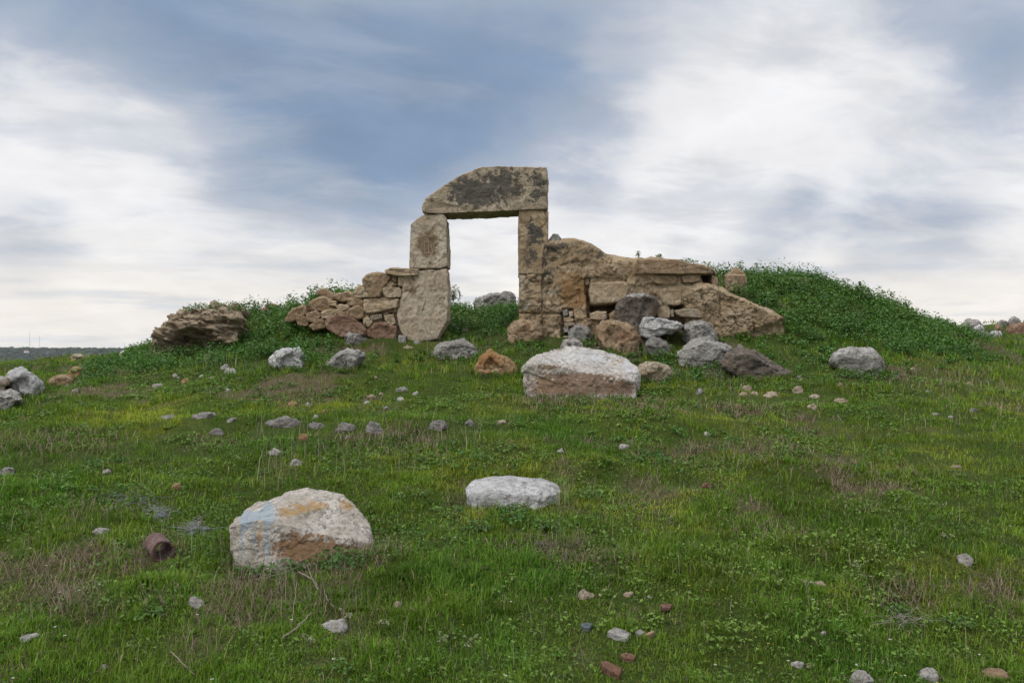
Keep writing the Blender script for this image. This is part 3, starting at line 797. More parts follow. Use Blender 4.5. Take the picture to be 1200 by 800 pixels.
# ------------------------------------------------------------------ named boulders
FEET = []      # where turf and weeds grow up against the stones
def feet(p, per_m=26):
    k = p[:, 1] < np.percentile(p[:, 1], 55)
    q = p[k]; tz = terrain(q[:, 0], q[:, 1]); low = np.abs(q[:, 2] - tz) < 0.07
    q = q[low]
    if len(q) < 4 or q[:, 1].min() > 14: return
    w = np.ptp(q[:, 0]); r_ = np.random.default_rng(len(FEET) + 3)
    # the outermost (front) vertex of each slice of the outline
    for x0 in np.arange(q[:, 0].min(), q[:, 0].max(), 1.0 / per_m):
        m_ = (q[:, 0] >= x0) & (q[:, 0] < x0 + 1.0 / per_m)
        if m_.any() and r_.random() < 0.62:
            FEET.append((x0 + r_.normal() * 0.02, q[m_, 1].min() - abs(r_.normal()) * 0.05))
def boulder(ol, d, T, mat, label, seed, cat='boulder', name='boulder', group=None, extra=None, blobs=None, **kw):
    args = dict(n=46, amp=0.12, chips=10, freq=2.2, soft=80, facet=0.8)
    okw = dict(sink=0.10)
    for k in ('sink', 'fs', 'bs', 'mid', 'fdrop'):
        if k in kw: okw[k] = kw.pop(k)
    args.update(kw)
    args['n'] = max(args['n'], 24) if args['n'] < 34 else max(args['n'], 48)
    pts = outline_pts(ol, d, T, **okw)
    if extra: pts += [P(u, v, d + dd) for u, v, dd in extra]
    o, p = add_rock(name, pts, mat, label, cat, group, blobs=blobs, seed=seed, **args)
    feet(p)
    return o
def gd(u, v): return float(G(u, v)[1])
# front left, with the paint runs
def creased(top, crease, low, back, d, mat, label, seed, blobs, **kw):
    pts = [P(u, v, d + dd) for u, v, dd in top + crease + back]
    for u, v, dd in low:
        q = P(u, v, d + dd); pts.append(q); pts.append(q + np.array((0, 0.04, -0.10)))
    args = dict(n=110, amp=0.050, chips=0, freq=2.4, soft=180, facet=0.6); args.update(kw)
    o, p = add_rock('boulder', pts, mat, label, 'boulder', blobs=blobs, seed=seed, **args)
    feet(p, 34)
    return o
d = gd(330, 668)
creased([(268, 616, .16), (290, 596, .34), (316, 584, .44), (345, 573, .50), (358, 570, .52), (376, 574, .52), (402, 580, .50), (420, 597, .44), (432, 610, .34)],
        [(266, 618, .06), (285, 611, .02), (318, 610, .0), (350, 619, .02), (385, 627, .04), (410, 631, .07), (434, 636, .14)],
        [(278, 674, .0), (300, 674, -.05), (330, 668, -.06), (385, 664, -.02), (443, 658, .12), (272, 650, .02)],
        [(290, 640, .60), (425, 640, .66), (350, 620, .72)], d, 'paintrock',
        'big pale boulder with an ochre top and runs of bluish paint, nearest on the left', 1,
        [(2, 290, 610, 10, 13, 1.1), (2, 314, 604, 8, 17, 1.2), (2, 284, 634, 1.8, 22, 1.3), (2, 313.5, 640, 2.2, 22, 1.35), (2, 298, 633, 1.4, 16, 1.2), (2, 302, 602, 20, 6, 0.7), (2, 322, 590, 14, 8, 0.4),
         (1, 365, 592, 34, 11, 0.95), (1, 340, 602, 20, 8, 0.8), (1, 408, 594, 14, 10, 0.7), (1, 303, 626, 6, 12, 0.8), (1, 430, 606, 6, 6, 0.7),
         (0, 350, 640, 40, 15, 1.2), (0, 395, 646, 40, 11, 1.2), (0, 428, 650, 14, 8, 1.0), (0, 340, 617, 16, 3, 0.6), (0, 370, 627, 34, 4, 0.5), (0, 302, 632, 6, 12, 0.4), (0, 370, 655, 44, 8, 0.6)])
d = gd(600, 597)
creased([(546, 573, .16), (556, 562, .24), (580, 556.5, .32), (605, 560, .34), (640, 562, .32), (652, 568, .28), (658, 576, .2)],
        [(548, 580, .04), (575, 577, .0), (615, 580, .0), (648, 580, .06)],
        [(556, 597, .0), (590, 602, -.05), (630, 602, -.03), (654, 594, .08)], [(565, 580, .5), (645, 580, .5)], d, 'white',
        'flat topped white limestone boulder alone in the middle of the grass', 2, [(0, 648, 586, 14, 6, 0.6), (0, 552, 584, 8, 8, 0.4), (2, 600, 570, 40, 10, 0.4)], n=64)
d = gd(680, 468)
creased([(622, 424, .22), (628, 417, .32), (645, 415, .50), (651, 407, .72), (690, 407, .80), (722, 414, .80), (741, 423, .70), (749, 432, .45)],
        [(613, 430, .16), (632, 426, .06), (660, 430, .0), (690, 437, .0), (720, 443, .02), (744, 446, .10)],
        [(620, 466, .10), (650, 476, -.06), (700, 476, -.08), (747, 472, .06), (614, 445, .14)], [(630, 440, .85), (745, 445, .85)], d, 'rust_top',
        'largest boulder, white quartz top and rusty brown face, in front of the right hand wall', 3,
        [(2, 685, 418, 45, 9, 0.6), (2, 738, 428, 8, 14, 0.8), (1, 725, 424, 16, 6, 0.6), (1, 632, 440, 12, 10, 0.5), (0, 655, 452, 44, 16, 1.3), (0, 642, 430, 18, 4, 0.9), (0, 708, 454, 36, 11, 1.3), (0, 735, 456, 10, 7, 0.8), (1, 670, 456, 44, 12, 0.5), (0, 695, 440, 34, 2.5, 0.8), (1, 640, 455, 30, 14, 0.6), (1, 725, 450, 24, 14, 0.5)], amp=0.060)
boulder([(656, 407), (660, 398), (674, 397), (681, 399), (684, 408), (680, 415), (660, 415)], d + 0.75, 0.35, 'grey', 'small grey rock peeping up behind the largest white topped boulder', 4, 'rock', 'rock', n=22)
d = gd(766, 450)
boulder([(746, 430), (756, 424), (770, 423), (784, 430), (788, 438), (784, 449), (760, 452), (748, 450)], d, 0.45, 'tan', 'rounded tan block touching the right end of the largest white topped boulder', 5, 'rock', 'rock', n=34, blobs=[(1, 760, 440, 14, 8, 0.6), (0, 765, 435, 14, 3, 0.4)])
d = gd(580, 441)
boulder([(556, 434), (560, 420), (575, 409), (584, 413), (600, 424), (606, 434), (603, 442), (580, 444), (558, 442)], d, 0.5, 'orange', 'peaked orange lichened rock left of the largest boulder', 6, n=34, blobs=[(1, 572, 420, 14, 8, 0.8), (2, 575, 435, 16, 6, 0.6), (0, 590, 428, 8, 4, 0.4)])
d = gd(532, 422)
boulder([(502, 413), (510, 404), (524, 399), (545, 398.5), (556, 404), (562, 414), (560, 421), (530, 424), (506, 420)], d, 0.6, 'grey', 'pale grey lichened boulder below the doorway opening', 7, n=40, blobs=[(0, 520, 408, 12, 7, 0.35), (2, 545, 412, 12, 8, 0.6)])
d = gd(400, 433)
boulder([(377, 429), (390, 417), (400, 411), (414, 413), (424, 411), (428, 417), (420, 428), (400, 435), (380, 435)], d, 0.5, 'grey', 'sharp ridged grey rock lying before the tumbled wall', 8, n=34, blobs=[(0, 405, 424, 14, 6, 0.4)])
d = gd(340, 432)
boulder([(317, 424), (322, 412), (333, 405.5), (346, 406), (355, 415), (360, 428), (359, 436), (335, 434), (318, 431)], d, 0.6, 'white', 'white speckled boulder at the foot of the weeds left of the tumbled wall', 9, n=40, blobs=[(0, 342, 420, 16, 10, 0.45)])
boulder([(394, 408), (402, 398), (411, 387), (422, 389), (431, 396), (434, 405), (424, 412), (404, 414)], gd(412, 414) + 0.25, 0.5, 'darkgrey', 'grey brown boulder leaning on the foot of the tumbled wall', 10, n=34, blobs=[(1, 412, 400, 20, 12, 0.4), (2, 412, 392, 12, 6, 0.4)])
d = gd(1003, 440)
boulder([(965, 425), (972, 413), (984, 404.5), (1000, 403), (1022, 403), (1036, 413), (1042, 424), (1042, 436), (1032, 441), (1000, 438), (975, 434)], d, 0.75, 'grey', 'rounded grey boulder standing alone below the green mound on the right', 11, n=50, amp=0.06, soft=12, fs=0.8, blobs=[(2, 1000, 412, 40, 12, 0.6), (1, 1035, 425, 10, 12, 0.4)])
# left edge group
d = gd(40, 474)
boulder([(7, 446), (14, 436), (25, 429), (33, 434), (46, 441), (50, 450), (46, 462), (30, 470), (12, 472), (6, 462)], d + 0.25, 0.7, 'white', 'pointed pale boulder, biggest of the three at the left edge', 12, n=44, blobs=[(0, 25, 455, 20, 12, 0.3)])
boulder([(-14, 466), (-4, 458), (12, 456), (24, 462), (28, 469), (20, 475), (-4, 480), (-14, 478)], d - 0.35, 0.55, 'grey', 'low grey boulder in front of the pale pointed one at the left edge', 13, n=36, blobs=[(2, 10, 462, 16, 6, 0.7), (0, 8, 472, 20, 5, 0.5)])
boulder([(-22, 452), (-10, 441), (4, 440), (10, 446), (9, 458), (0, 464), (-20, 464)], d + 0.1, 0.6, 'tan', 'tan and white boulder cut by the left edge of the picture', 14, n=30, blobs=[(2, 0, 444, 12, 6, 0.8)])
boulder([(78, 438), (84, 432), (91, 430), (97, 433), (95, 440), (84, 445)], gd(80, 452) + 0.7, 0.4, 'orange', 'rounded orange stone beside the weeds above the left edge boulders', 15, 'rock', 'rock', n=22)
boulder([(56, 447), (66, 440), (80, 439), (86, 444), (80, 452), (58, 455)], gd(68, 455), 0.4, 'brownstone', 'low brown orange rock between the pale boulders and the dark weeds on the left', 16, 'rock', 'rock', n=22)
# rubble against the right wall
boulder([(592, 385), (598, 376), (618, 372), (636, 374), (642, 385), (640, 398), (616, 404), (594, 400)], WD - 0.22, 0.4, 'brownstone', 'rounded brown stone at the foot of the right doorpost', 17, n=34, soft=12, sink=0.15, blobs=[(1, 615, 385, 20, 10, 0.5)])
boulder([(720, 372), (724, 356), (735, 345), (752, 343), (766, 347), (770, 354), (766, 380), (752, 390), (732, 386)], WD - 0.28, 0.5, 'slabdark', 'big dark brown block with a pale top jutting from the middle of the wall', 18, n=40, fs=0.9, sink=0.2, blobs=[(2, 748, 346, 20, 4, 1.0), (1, 768, 365, 4, 14, 1.0), (1, 745, 368, 20, 10, 0.4)])
boulder([(699, 384), (708, 374), (722, 373), (738, 384), (750, 395), (752, 406), (738, 412), (712, 408), (700, 396)], gd(725, 414), 0.55, 'brownstone', 'rusty brown boulder under the dark jutting block of the wall', 19, n=38, sink=0.2, blobs=[(0, 712, 382, 10, 6, 0.5), (1, 730, 395, 18, 8, 0.7), (2, 708, 378, 8, 5, 0.5)])
dq = gd(775, 416)
boulder([(750, 384), (754, 371), (770, 372), (790, 376), (802, 381), (800, 385), (778, 386), (764, 396), (751, 394)], dq + 0.05, 0.55, 'white', 'squared pale slab propped over a dark gap in front of the wall', 20, n=36, sink=0, fs=0.93, blobs=[(0, 785, 381, 16, 3, 0.5)])
boulder([(753, 410), (757, 400), (764, 393), (774, 395), (786, 403), (791, 413), (770, 416), (754, 415)], dq - 0.02, 0.4, 'darkgrey', 'dark grey stone holding up the squared pale slab', 21, 'rock', 'rock', n=26, blobs=[(2, 765, 400, 12, 6, 0.4)])
boulder([(798, 386), (808, 378), (822, 374), (832, 379), (842, 396), (838, 404), (815, 404), (800, 398)], gd(815, 418) + 0.15, 0.55, 'grey', 'smooth grey boulder behind the pebbly one, beside the dark gap', 22, n=36, sink=0.15)
boulder([(793, 416), (799, 406), (812, 398), (832, 396), (852, 402), (859, 410), (855, 420), (838, 428), (812, 426), (796, 424)], gd(825, 430), 0.6, 'pebbly', 'pebbly pale conglomerate boulder left of the dark tilted slab', 23, n=46, amp=0.10, blobs=[(2, 830, 408, 24, 10, 0.6), (1, 812, 418, 14, 6, 0.3)])
d = gd(890, 447)
boulder([(842, 424), (850, 413), (868, 407.5), (880, 410), (900, 422), (926, 436), (927, 444), (905, 448), (878, 444), (855, 434)], d, 0.75, 'slabdark', 'dark brown tilted slab lying at the right of the fallen stones', 24, n=44, fs=0.9, mid=0.55, fdrop=4, sink=0.08, blobs=[(1, 858, 422, 12, 8, 0.8), (1, 885, 442, 20, 3, 0.9), (2, 890, 441, 16, 2.5, 0.6), (0, 890, 424, 20, 8, 0.5)])
boulder([(667, 390), (672, 381), (684, 380), (693, 386), (692, 398), (680, 404), (668, 400)], gd(680, 408) + 0.15, 0.35, 'grey', 'round grey stone among the weeds at the foot of the plastered wall', 25, 'rock', 'rock', n=24)
# in the doorway and on the mound
d = 15.0
boulder([(554, 358), (557, 352), (570, 345), (596, 340), (602, 346), (605, 356), (600, 364), (560, 364)], d, 0.7, 'grey', 'grey boulder seen through the doorway on the grassy crest', 26, n=36, sink=0.3, blobs=[(0, 580, 352, 20, 8, 0.3)])
boulder([(305, 364), (312, 358), (320, 355.5), (329, 358), (331, 364), (318, 368)], gd(318, 363) + 0.1, 0.4, 'redstone', 'reddish grey stone on the skyline between earth bank and tumbled wall', 27, 'rock', 'rock', n=20, sink=0.2)
boulder([(848, 322), (852, 320), (874, 321), (876, 331), (870, 336), (850, 334)], 13.2, 0.5, 'brownstone', 'flat brown block at the top of the wall under a pointed stone', 128, 'rock', 'rock', n=22, sink=0.10, amp=0.05, facet=0.25, chips=3)
boulder([(852, 321), (862, 311.5), (872, 319), (873, 322), (854, 323)], 13.35, 0.35, 'brownstone', 'small pointed stone on the flat brown block at the right end of the wall', 129, 'rock', 'rock', n=16, sink=0, amp=0.06, facet=0.3, chips=2)
boulder([(920, 336), (924, 326), (936, 323), (950, 326), (952, 334), (938, 340)], gd(936, 332) - 0.1, 0.5, 'wallstone', 'pale stone bedded high in the green mound on the right', 30, 'rock', 'rock', n=24, sink=0.2)
# distant rocks on the right
for k, (ol, dd, T, mat, lab) in enumerate([
    ([(1124, 382), (1133, 374), (1146, 375), (1151, 381), (1148, 392), (1128, 392)], 25, 1.0, 'grey', 'broad grey outcrop, leftmost on the far right ridge'),
    ([(1141, 383), (1148, 380), (1153, 382), (1152, 391), (1143, 391)], 24, 0.6, 'white', 'whitish rock under the broad grey outcrop on the far right ridge'),
    ([(1136, 398), (1139, 392.5), (1150, 390), (1158, 392), (1160, 399), (1140, 401)], 21, 0.8, 'darkgrey', 'low dark grey rock left of the bright white one on the far right'),
    ([(1157, 394), (1163, 387), (1168, 387), (1172, 391), (1168, 396), (1159, 398)], 21.4, 0.6, 'white', 'bright white rock in the dip on the far right'),
    ([(1165, 388), (1167, 381), (1173, 382), (1173, 389)], 23, 0.5, 'redstone', 'upright purplish stone above the bright white rock on the far right'),
    ([(1170, 380), (1173, 375), (1180, 376), (1181, 381)], 26, 0.6, 'darkgrey', 'small dark rock on the crest beside the pointed one, far right'),
    ([(1181, 378), (1184, 373), (1188, 370.5), (1195, 376), (1195, 381), (1183, 381)], 26, 0.7, 'grey', 'pointed grey rock standing on the far right skyline'),
    ([(1181, 388), (1185, 381), (1200, 378), (1210, 384), (1206, 393), (1184, 393)], 23, 1.0, 'redstone', 'reddish brown rock at the right edge below the skyline'),
]):
    boulder(ol, dd, T, mat, lab, 60 + k, 'rock', 'rock', n=20, sink=0.4, amp=0.12)
for k, (ol, mat, lab) in enumerate([
    ([(82, 420), (87, 415.5), (96, 415), (98, 419), (92, 423)], 'tan', 'tan rock on the left skyline before the wooded hill'),
    ([(140, 416), (144, 412), (155, 411.5), (158, 415), (150, 418)], 'white', 'pale stone lying in the dark weeds left of the earth bank'),
    ([(174, 415), (178, 412), (187, 412.5), (190, 417), (178, 418)], 'tan', 'pinkish pale stone at the lower left foot of the earth bank'),
]):
    boulder(ol, gd(*np.array(ol).mean(0) + (0, 3)) - 0.1, 0.5, mat, lab, 75 + k, 'rock', 'rock', n=16, sink=0.15)

# ------------------------------------------------------------------ far wooded hill
def far_hill():
    xs = np.linspace(-2300, 2300, 150); ts = np.linspace(0, 1, 26)
    Xh, Th = np.meshgrid(xs, ts)
    xr, tr = Xh.ravel(), Th.ravel()
    crest = 1.6 + 0.9 + fbm2(xr, xr * 0, 0.0035, 3, 71) * 3.0 - 6.0 * sstep(np.abs(xr), 1500, 2300)
    yh = 1050 + 650 * tr
    zh = -28 + (crest + 28) * sstep(tr, 0.0, 0.72) - 9 * sstep(tr, 0.8, 1.0) + fbm2(xr, yh, 0.008, 3, 72) * 1.5
    return xr, yh, zh, len(xs), len(ts)
xr, yh, zh, nxh, nth = far_hill()
ih = np.arange((nth - 1) * nxh).reshape(nth - 1, nxh)[:, :-1].ravel()
qh = np.stack([ih, ih + 1, ih + nxh + 1, ih + nxh], 1)
M['hill'] = simple_mat('scrub_hill', (0.030, 0.040, 0.022), 0.4, 0.02, 0.95)
tag(link('hill', mesh_np('hill', np.stack([xr, yh, zh], 1), qh, np.full(len(qh), 4), mats=(M['hill'],))), kind='structure')
def hill_z(x, y):
    k = np.argmin((xr - x) ** 2 + (yh - y) ** 2)
    return zh[k]
M['wood'] = leaf_mat('far_tree_leaves', 0.15, 0.8, 0.1)
def forest():
    rng = np.random.default_rng(5)
    bm = bmesh.new(); bmesh.ops.create_icosphere(bm, subdivisions=2, radius=1.0)
    bv = np.array([v.co[:] for v in bm.verts]); bf = np.array([[v.index for v in f.verts] for f in bm.faces]); bm.free()
    V, L, Cc, n = [], [], [], 0
    N_ = 5200
    xs = np.where(rng.random(N_) < 0.75, rng.uniform(-1500, -450, N_), rng.uniform(-2000, 2000, N_))
    ts = rng.random(N_) ** 0.8
    for x, t in zip(xs, ts):
        y = 1060 + 500 * t
        z = hill_z(x, y)
        r = rng.uniform(2.2, 4.6) * (1.25 if x < -1000 else 1.0)
        jit = 1 + rng.normal(size=len(bv)) * 0.16
        p = bv * jit[:, None] * (r, r, r * rng.uniform(0.6, 0.95)) + (x, y, z + r * 0.30)
        V.append(p); L.append(bf + n); n += len(bv)
        k = np.array((0.035, 0.048, 0.022)) * rng.uniform(0.55, 1.35) * (1, rng.uniform(0.9, 1.1), 1)
        Cc.append(np.tile(k, (len(bv), 1)))
    L = np.concatenate(L)
    me = mesh_np('distant_wood', np.concatenate(V), L, np.full(len(L), 3), col=np.concatenate(Cc), mats=(M['wood'],))
    tag(link('distant_wood', me), kind='stuff')
forest()
def tube_np(path, r0, r1, sides=6):
    path = np.array(path, float); V, L, C_ = [], [], []
    for i, p in enumerate(path):
        a = path[max(0, i - 1)]; b = path[min(len(path) - 1, i + 1)]
        t = (b - a) / (np.linalg.norm(b - a) + 1e-9)
        up = np.array((0, 0, 1.0)) if abs(t[2]) < 0.9 else np.array((1.0, 0, 0))
        s_ = np.cross(t, up); s_ /= np.linalg.norm(s_); w_ = np.cross(s_, t)
        r = r0 + (r1 - r0) * i / (len(path) - 1)
        for k in range(sides):
            an = 2 * math.pi * k / sides
            V.append(p + r * (math.cos(an) * s_ + math.sin(an) * w_))
    n = len(path)
    for i in range(n - 1):
        for k in range(sides):
            a = i * sides + k; b = i * sides + (k + 1) % sides
            L.append((a, b, b + sides, a + sides)); C_.append(4)
    L = list(np.array(L).ravel())
    L += list(range(sides))[::-1]; C_.append(sides)
    L += [(n - 1) * sides + k for k in range(sides)]; C_.append(sides)
    return np.array(V), L, C_
def join_tubes(items):
    V, L, C_, n = [], [], [], 0
    for v, l, c_ in items:
        V.append(v); L += [x + n for x in l]; C_ += c_; n += len(v)
    return np.concatenate(V), L, C_
for u, vt, lab, w in ((35, 389, 'taller thin radio mast on the far wooded hill', 0.5), (46.5, 393, 'shorter thin radio mast on the far wooded hill, right of the taller one', 0.55)):
    dd = 1500.0
    top = P(u, vt, dd); zb = hill_z(top[0], dd)
    base = np.array((top[0], dd, zb - 1))
    H = top[2] - base[2]
    items = []
    for sx, sy in ((-1, -1), (1, -1), (0, 1)):
        items.append(tube_np([np.array((sx * w, sy * w, 0)), np.array((sx * w * 0.5, sy * w * 0.5, H))], 0.11, 0.08, 4))
    for k in range(14):
        z0, z1 = H * k / 14, H * (k + 1) / 14
        items.append(tube_np([np.array((-w * 0.8, -w * 0.8, z0)), np.array((w * 0.8, -w * 0.8, z1))], 0.07, 0.07, 3))
    v, l, c_ = join_tubes(items)
    tag(link('radio_mast', mesh_np('radio_mast', v, l, c_, smooth=False, mats=(M['mast'],)), base), lab, 'mast', 'radio masts on the far hill')
# a small white house among the far trees
hp = P(31.5, 413.2, 1290)
hb = empty('house', hp); tag(hb, 'tiny white house among the trees of the far hill', 'house')
w_, d_, h_ = 2.6, 3.0, 2.6
bx = np.array([(-w_, -d_, 0), (w_, -d_, 0), (w_, d_, 0), (-w_, d_, 0), (-w_, -d_, h_), (w_, -d_, h_), (w_, d_, h_), (-w_, d_, h_)])
link('wall', mesh_np('wall', bx, [0, 1, 5, 4, 1, 2, 6, 5, 2, 3, 7, 6, 3, 0, 4, 7], [4] * 4, smooth=False, mats=(M['render'],)), (0, 0, 0), hb)
rx = np.array([(-w_ - .3, -d_ - .3, h_), (w_ + .3, -d_ - .3, h_), (w_ + .3, d_ + .3, h_), (-w_ - .3, d_ + .3, h_), (-w_ - .3, 0, h_ + 1.3), (w_ + .3, 0, h_ + 1.3)])
link('roof', mesh_np('roof', rx, [0, 1, 5, 4, 2, 3, 4, 5, 1, 2, 5, 3, 0, 4, 3, 2, 1, 0], [4, 4, 3, 3, 4], smooth=False, mats=(M['rooftile'],)), (0, 0, 0), hb)

# ------------------------------------------------------------------ small stones in the grass
ST = [
 # u, v (base), width px, height px, material, label
 (87, 459, 8, 5, 'white', 'small pale stone right of the left edge boulders'),
 (78, 454, 8, 5, 'grey', 'small grey stone below the low brown orange rock'),
 (183, 453, 14, 5, 'white', 'thin pale stone on the left slope under the dark weeds'),
 (204, 442, 7, 6, 'white', 'small white stone up and left of the round orange one'),
 (209, 444, 6, 4, 'grey', 'tiny grey stone touching a white one above the round orange stone'),
 (216, 450, 11, 9, 'orange', 'round orange stone alone on the left slope'),
 (235, 442, 7, 4, 'white', 'small white stone right of the round orange one'),
 (247, 445, 9, 5, 'white', 'flat white stone halfway from the round orange stone to the white double rock'),
 (262, 433, 13, 9, 'white', 'upper stone of the white pair left of the speckled boulder'),
 (269, 439, 20, 10, 'white', 'lower and longer stone of the white pair left of the speckled boulder'),
 (266, 459, 7, 5, 'white', 'small pale stone below the white pair on the left slope'),
 (342, 476, 13, 7, 'orange', 'flat orange stone above the large grey half buried stone'),
 (359, 475, 7, 5, 'white', 'small white stone right of the flat orange one'),
 (370, 491, 10, 7, 'white', 'white stone at the right end of the large grey half buried stone'),
 (380, 483, 8, 4, 'orange', 'tiny orange stone up and right of a white one in the row of buried stones'),
 (354, 517, 13, 10, 'orange', 'orange stone just below the row of grey buried stones'),
 (321, 534, 17, 10, 'white', 'left of two white stones below the row of grey buried stones'),
 (346, 546, 15, 10, 'white', 'right and lower of two white stones below the row of grey buried stones'),
 (434, 469, 12, 9, 'tan', 'rounded orange tan stone above the row of grey buried stones'),
 (430, 473, 8, 4, 'white', 'tiny white stone touching the rounded orange tan one'),
 (469, 470, 10, 6, 'white', 'white stone below a greenish grey flat stone'),
 (471, 459, 15, 7, 'grey', 'greenish grey flat stone below the pale lichened boulder'),
 (487, 463, 9, 6, 'white', 'white stone right of the greenish grey flat stone'),
 (440, 443, 5, 3, 'tan', 'tiny pale stone below the sharp ridged grey rock'),
 (446, 463, 7, 4, 'tan', 'tiny tan stone right of the rounded orange tan one'),
 (453, 480, 9, 5, 'grey', 'grey pebble sunk in grass above the row of grey buried stones'),
 (407, 515, 7, 6, 'tan', 'tan pebble just under the row of grey buried stones'),
 (328, 502, 50, 16, 'darkgrey', 'largest of the row of grey buried stones, long and flat'),
 (236, 491, 32, 9, 'grey', 'long low grey stone left of the largest buried one'),
 (196, 491, 20, 6, 'grey', 'pale grey flat stone at the left end of the row of buried stones'),
 (252, 510, 20, 9, 'darkgrey', 'dark stone below the long low grey one'),
 (268, 495, 16, 8, 'grey', 'grey stone with brown edge between the long low stone and the largest buried one'),
 (369, 504, 22, 11, 'darkgrey', 'tilted narrow grey stone right of the largest buried one'),
 (402, 508, 29, 14, 'darkgrey', 'squarish dark grey stone in the middle of the row of buried stones'),
 (438, 509, 24, 18, 'darkgrey', 'tall lumpy grey stone of the row with dry grass under it'),
 (513, 505, 26, 14, 'darkgrey', 'rounded dark grey stone toward the right of the row of buried stones'),
 (551, 500, 14, 10, 'darkgrey', 'smallest grey stone at the right end of the row of buried stones'),
 (588, 497, 12, 6, 'tan', 'tan stone right of the row of grey buried stones'),
 (206, 573, 13, 9, 'orange', 'pinkish orange stone up the slope from the clay pipe'),
 (231, 618, 10, 8, 'tan', 'tan stone in the pale dry tangle behind the painted boulder'),
 (114, 627, 24, 9, 'white', 'flat whitish stone left of the clay pipe'),
 (123, 555, 11, 6, 'white', 'small bluish white stone in the dark grass at left'),
 (4, 557, 20, 11, 'grey', 'grey stone cut by the left edge halfway down'),
 (228, 712, 20, 15, 'white', 'angular white stone below the clay pipe'),
 (391, 740, 36, 14, 'white', 'long low white stone in the grass below the painted boulder'),
 (466, 713, 12, 10, 'tan', 'small pinkish stone right of the dead branch'),
 (30, 751, 24, 7, 'white', 'low pale stone sunk in turf near the lower left corner'),
 (120, 785, 9, 7, 'white', 'tiny white stone at the bottom left'),
 (688, 702, 21, 12, 'tan', 'tan stone in the grass under the flat topped white boulder'),
 (704, 699, 6, 4, 'tan', 'tan chip beside the tan stone under the flat topped boulder'),
 (738, 700, 15, 6, 'tan', 'thin tan stone right of the tan chip'),
 (762, 701, 7, 4, 'white', 'white chip right of the thin tan stone'),
 (938, 786, 19, 10, 'white', 'white stone at the bottom beside a smaller pinkish one'),
 (949, 784, 8, 7, 'tan', 'small pinkish stone at the right end of the white bottom stone'),
 (966, 746, 10, 6, 'white', 'small white stone above the white bottom stone'),
 (962, 688, 16, 8, 'tan', 'tan and grey stone in the turf on the right'),
 (1134, 663, 20, 16, 'white', 'upright angular white stone alone on the right'),
 (1014, 803, 30, 18, 'white', 'speckled white stone cut by the bottom edge'),
 (1093, 800, 28, 17, 'white', 'pinkish white stone on the bottom edge, right of the speckled one'),
 (1172, 796, 34, 9, 'brownstone', 'flat brown stone near the lower right corner'),
 (731, 526, 14, 8, 'white', 'pale stone at the edge of the lush green terrace'),
 (656, 531, 13, 6, 'white', 'whitish flat stone left of the lush green terrace'),
 (829, 510, 8, 5, 'white', 'tiny white stone at the top right of the lush green terrace'),
 (829, 572, 14, 8, 'brick', 'reddish brown shard below the lush green terrace'),
 (820, 463, 10, 11, 'grey', 'bluish grey stone below the pebbly conglomerate boulder'),
 (876, 458, 14, 8, 'tan', 'upper stone of a pale heap below the dark tilted slab'),
 (872, 464, 12, 6, 'wallstone', 'lower left stone of a pale heap below the dark tilted slab'),
 (884, 463, 12, 6, 'tan', 'lower right stone of a pale heap below the dark tilted slab'),
 (906, 466, 20, 9, 'tan', 'pale rounded stone right of the pale heap below the dark slab'),
 (937, 461, 15, 11, 'tan', 'pale tan stone with an earthy patch beside it, below the dark slab'),
 (957, 467, 15, 6, 'tan', 'flat pale stone just right of the pale tan one'),
 (953, 480, 14, 8, 'tan', 'domed tan stone lowest of those below the dark slab'),
 (988, 472, 19, 7, 'tan', 'pale broken stone under the rounded grey boulder'),
 (985, 453, 8, 6, 'tan', 'small tan stone just in front of the rounded grey boulder'),
 (938, 445, 8, 6, 'grey', 'grey pebble right of the tip of the dark tilted slab'),
 (868, 408, 9, 6, 'grey', 'grey pebble above the dark tilted slab'),
 (1138, 452, 8, 6, 'tan', 'pinkish stone in the grass far right of the rounded grey boulder'),
 (1098, 487, 9, 4, 'white', 'thin white stone on the right slope'),
 (1115, 490, 7, 4, 'white', 'tiny white stone just right of the thin white one'),
 (1144, 484, 16, 6, 'grey', 'flat grey stone on the right slope'),
 (1088, 460, 5, 4, 'white', 'white pebble on the right slope above the thin white stone'),
 (1071, 434, 8, 5, 'tan', 'pinkish pebble in the brown patch right of the rounded grey boulder'),
 (1123, 549, 12, 6, 'tan', 'pale yellow stone on the right slope, a little way above the upright white one'),
 (470, 401, 8, 5, 'white', 'white stone at the corner of tumbled wall and left doorpost'),
 (488, 404, 12, 6, 'grey', 'grey stone against the foot of the left doorpost'),
 (500, 400, 10, 5, 'white', 'pale flat stone under the right edge of the left doorpost'),
 (478, 409, 14, 5, 'tan', 'pinkish flat stone in front of the left doorpost'),
 (512, 397, 9, 5, 'wallstone', 'brownish stone at the inner foot of the left doorpost'),
 (545, 389, 9, 5, 'tan', 'tan stone in the weeds inside the doorway'),
 (700, 411, 10, 6, 'grey', 'grey stone below the rusty brown boulder by the wall'),
]
SMALL = 'loose stones scattered in the grass'
BURIED = 'row of grey stones buried in the turf'
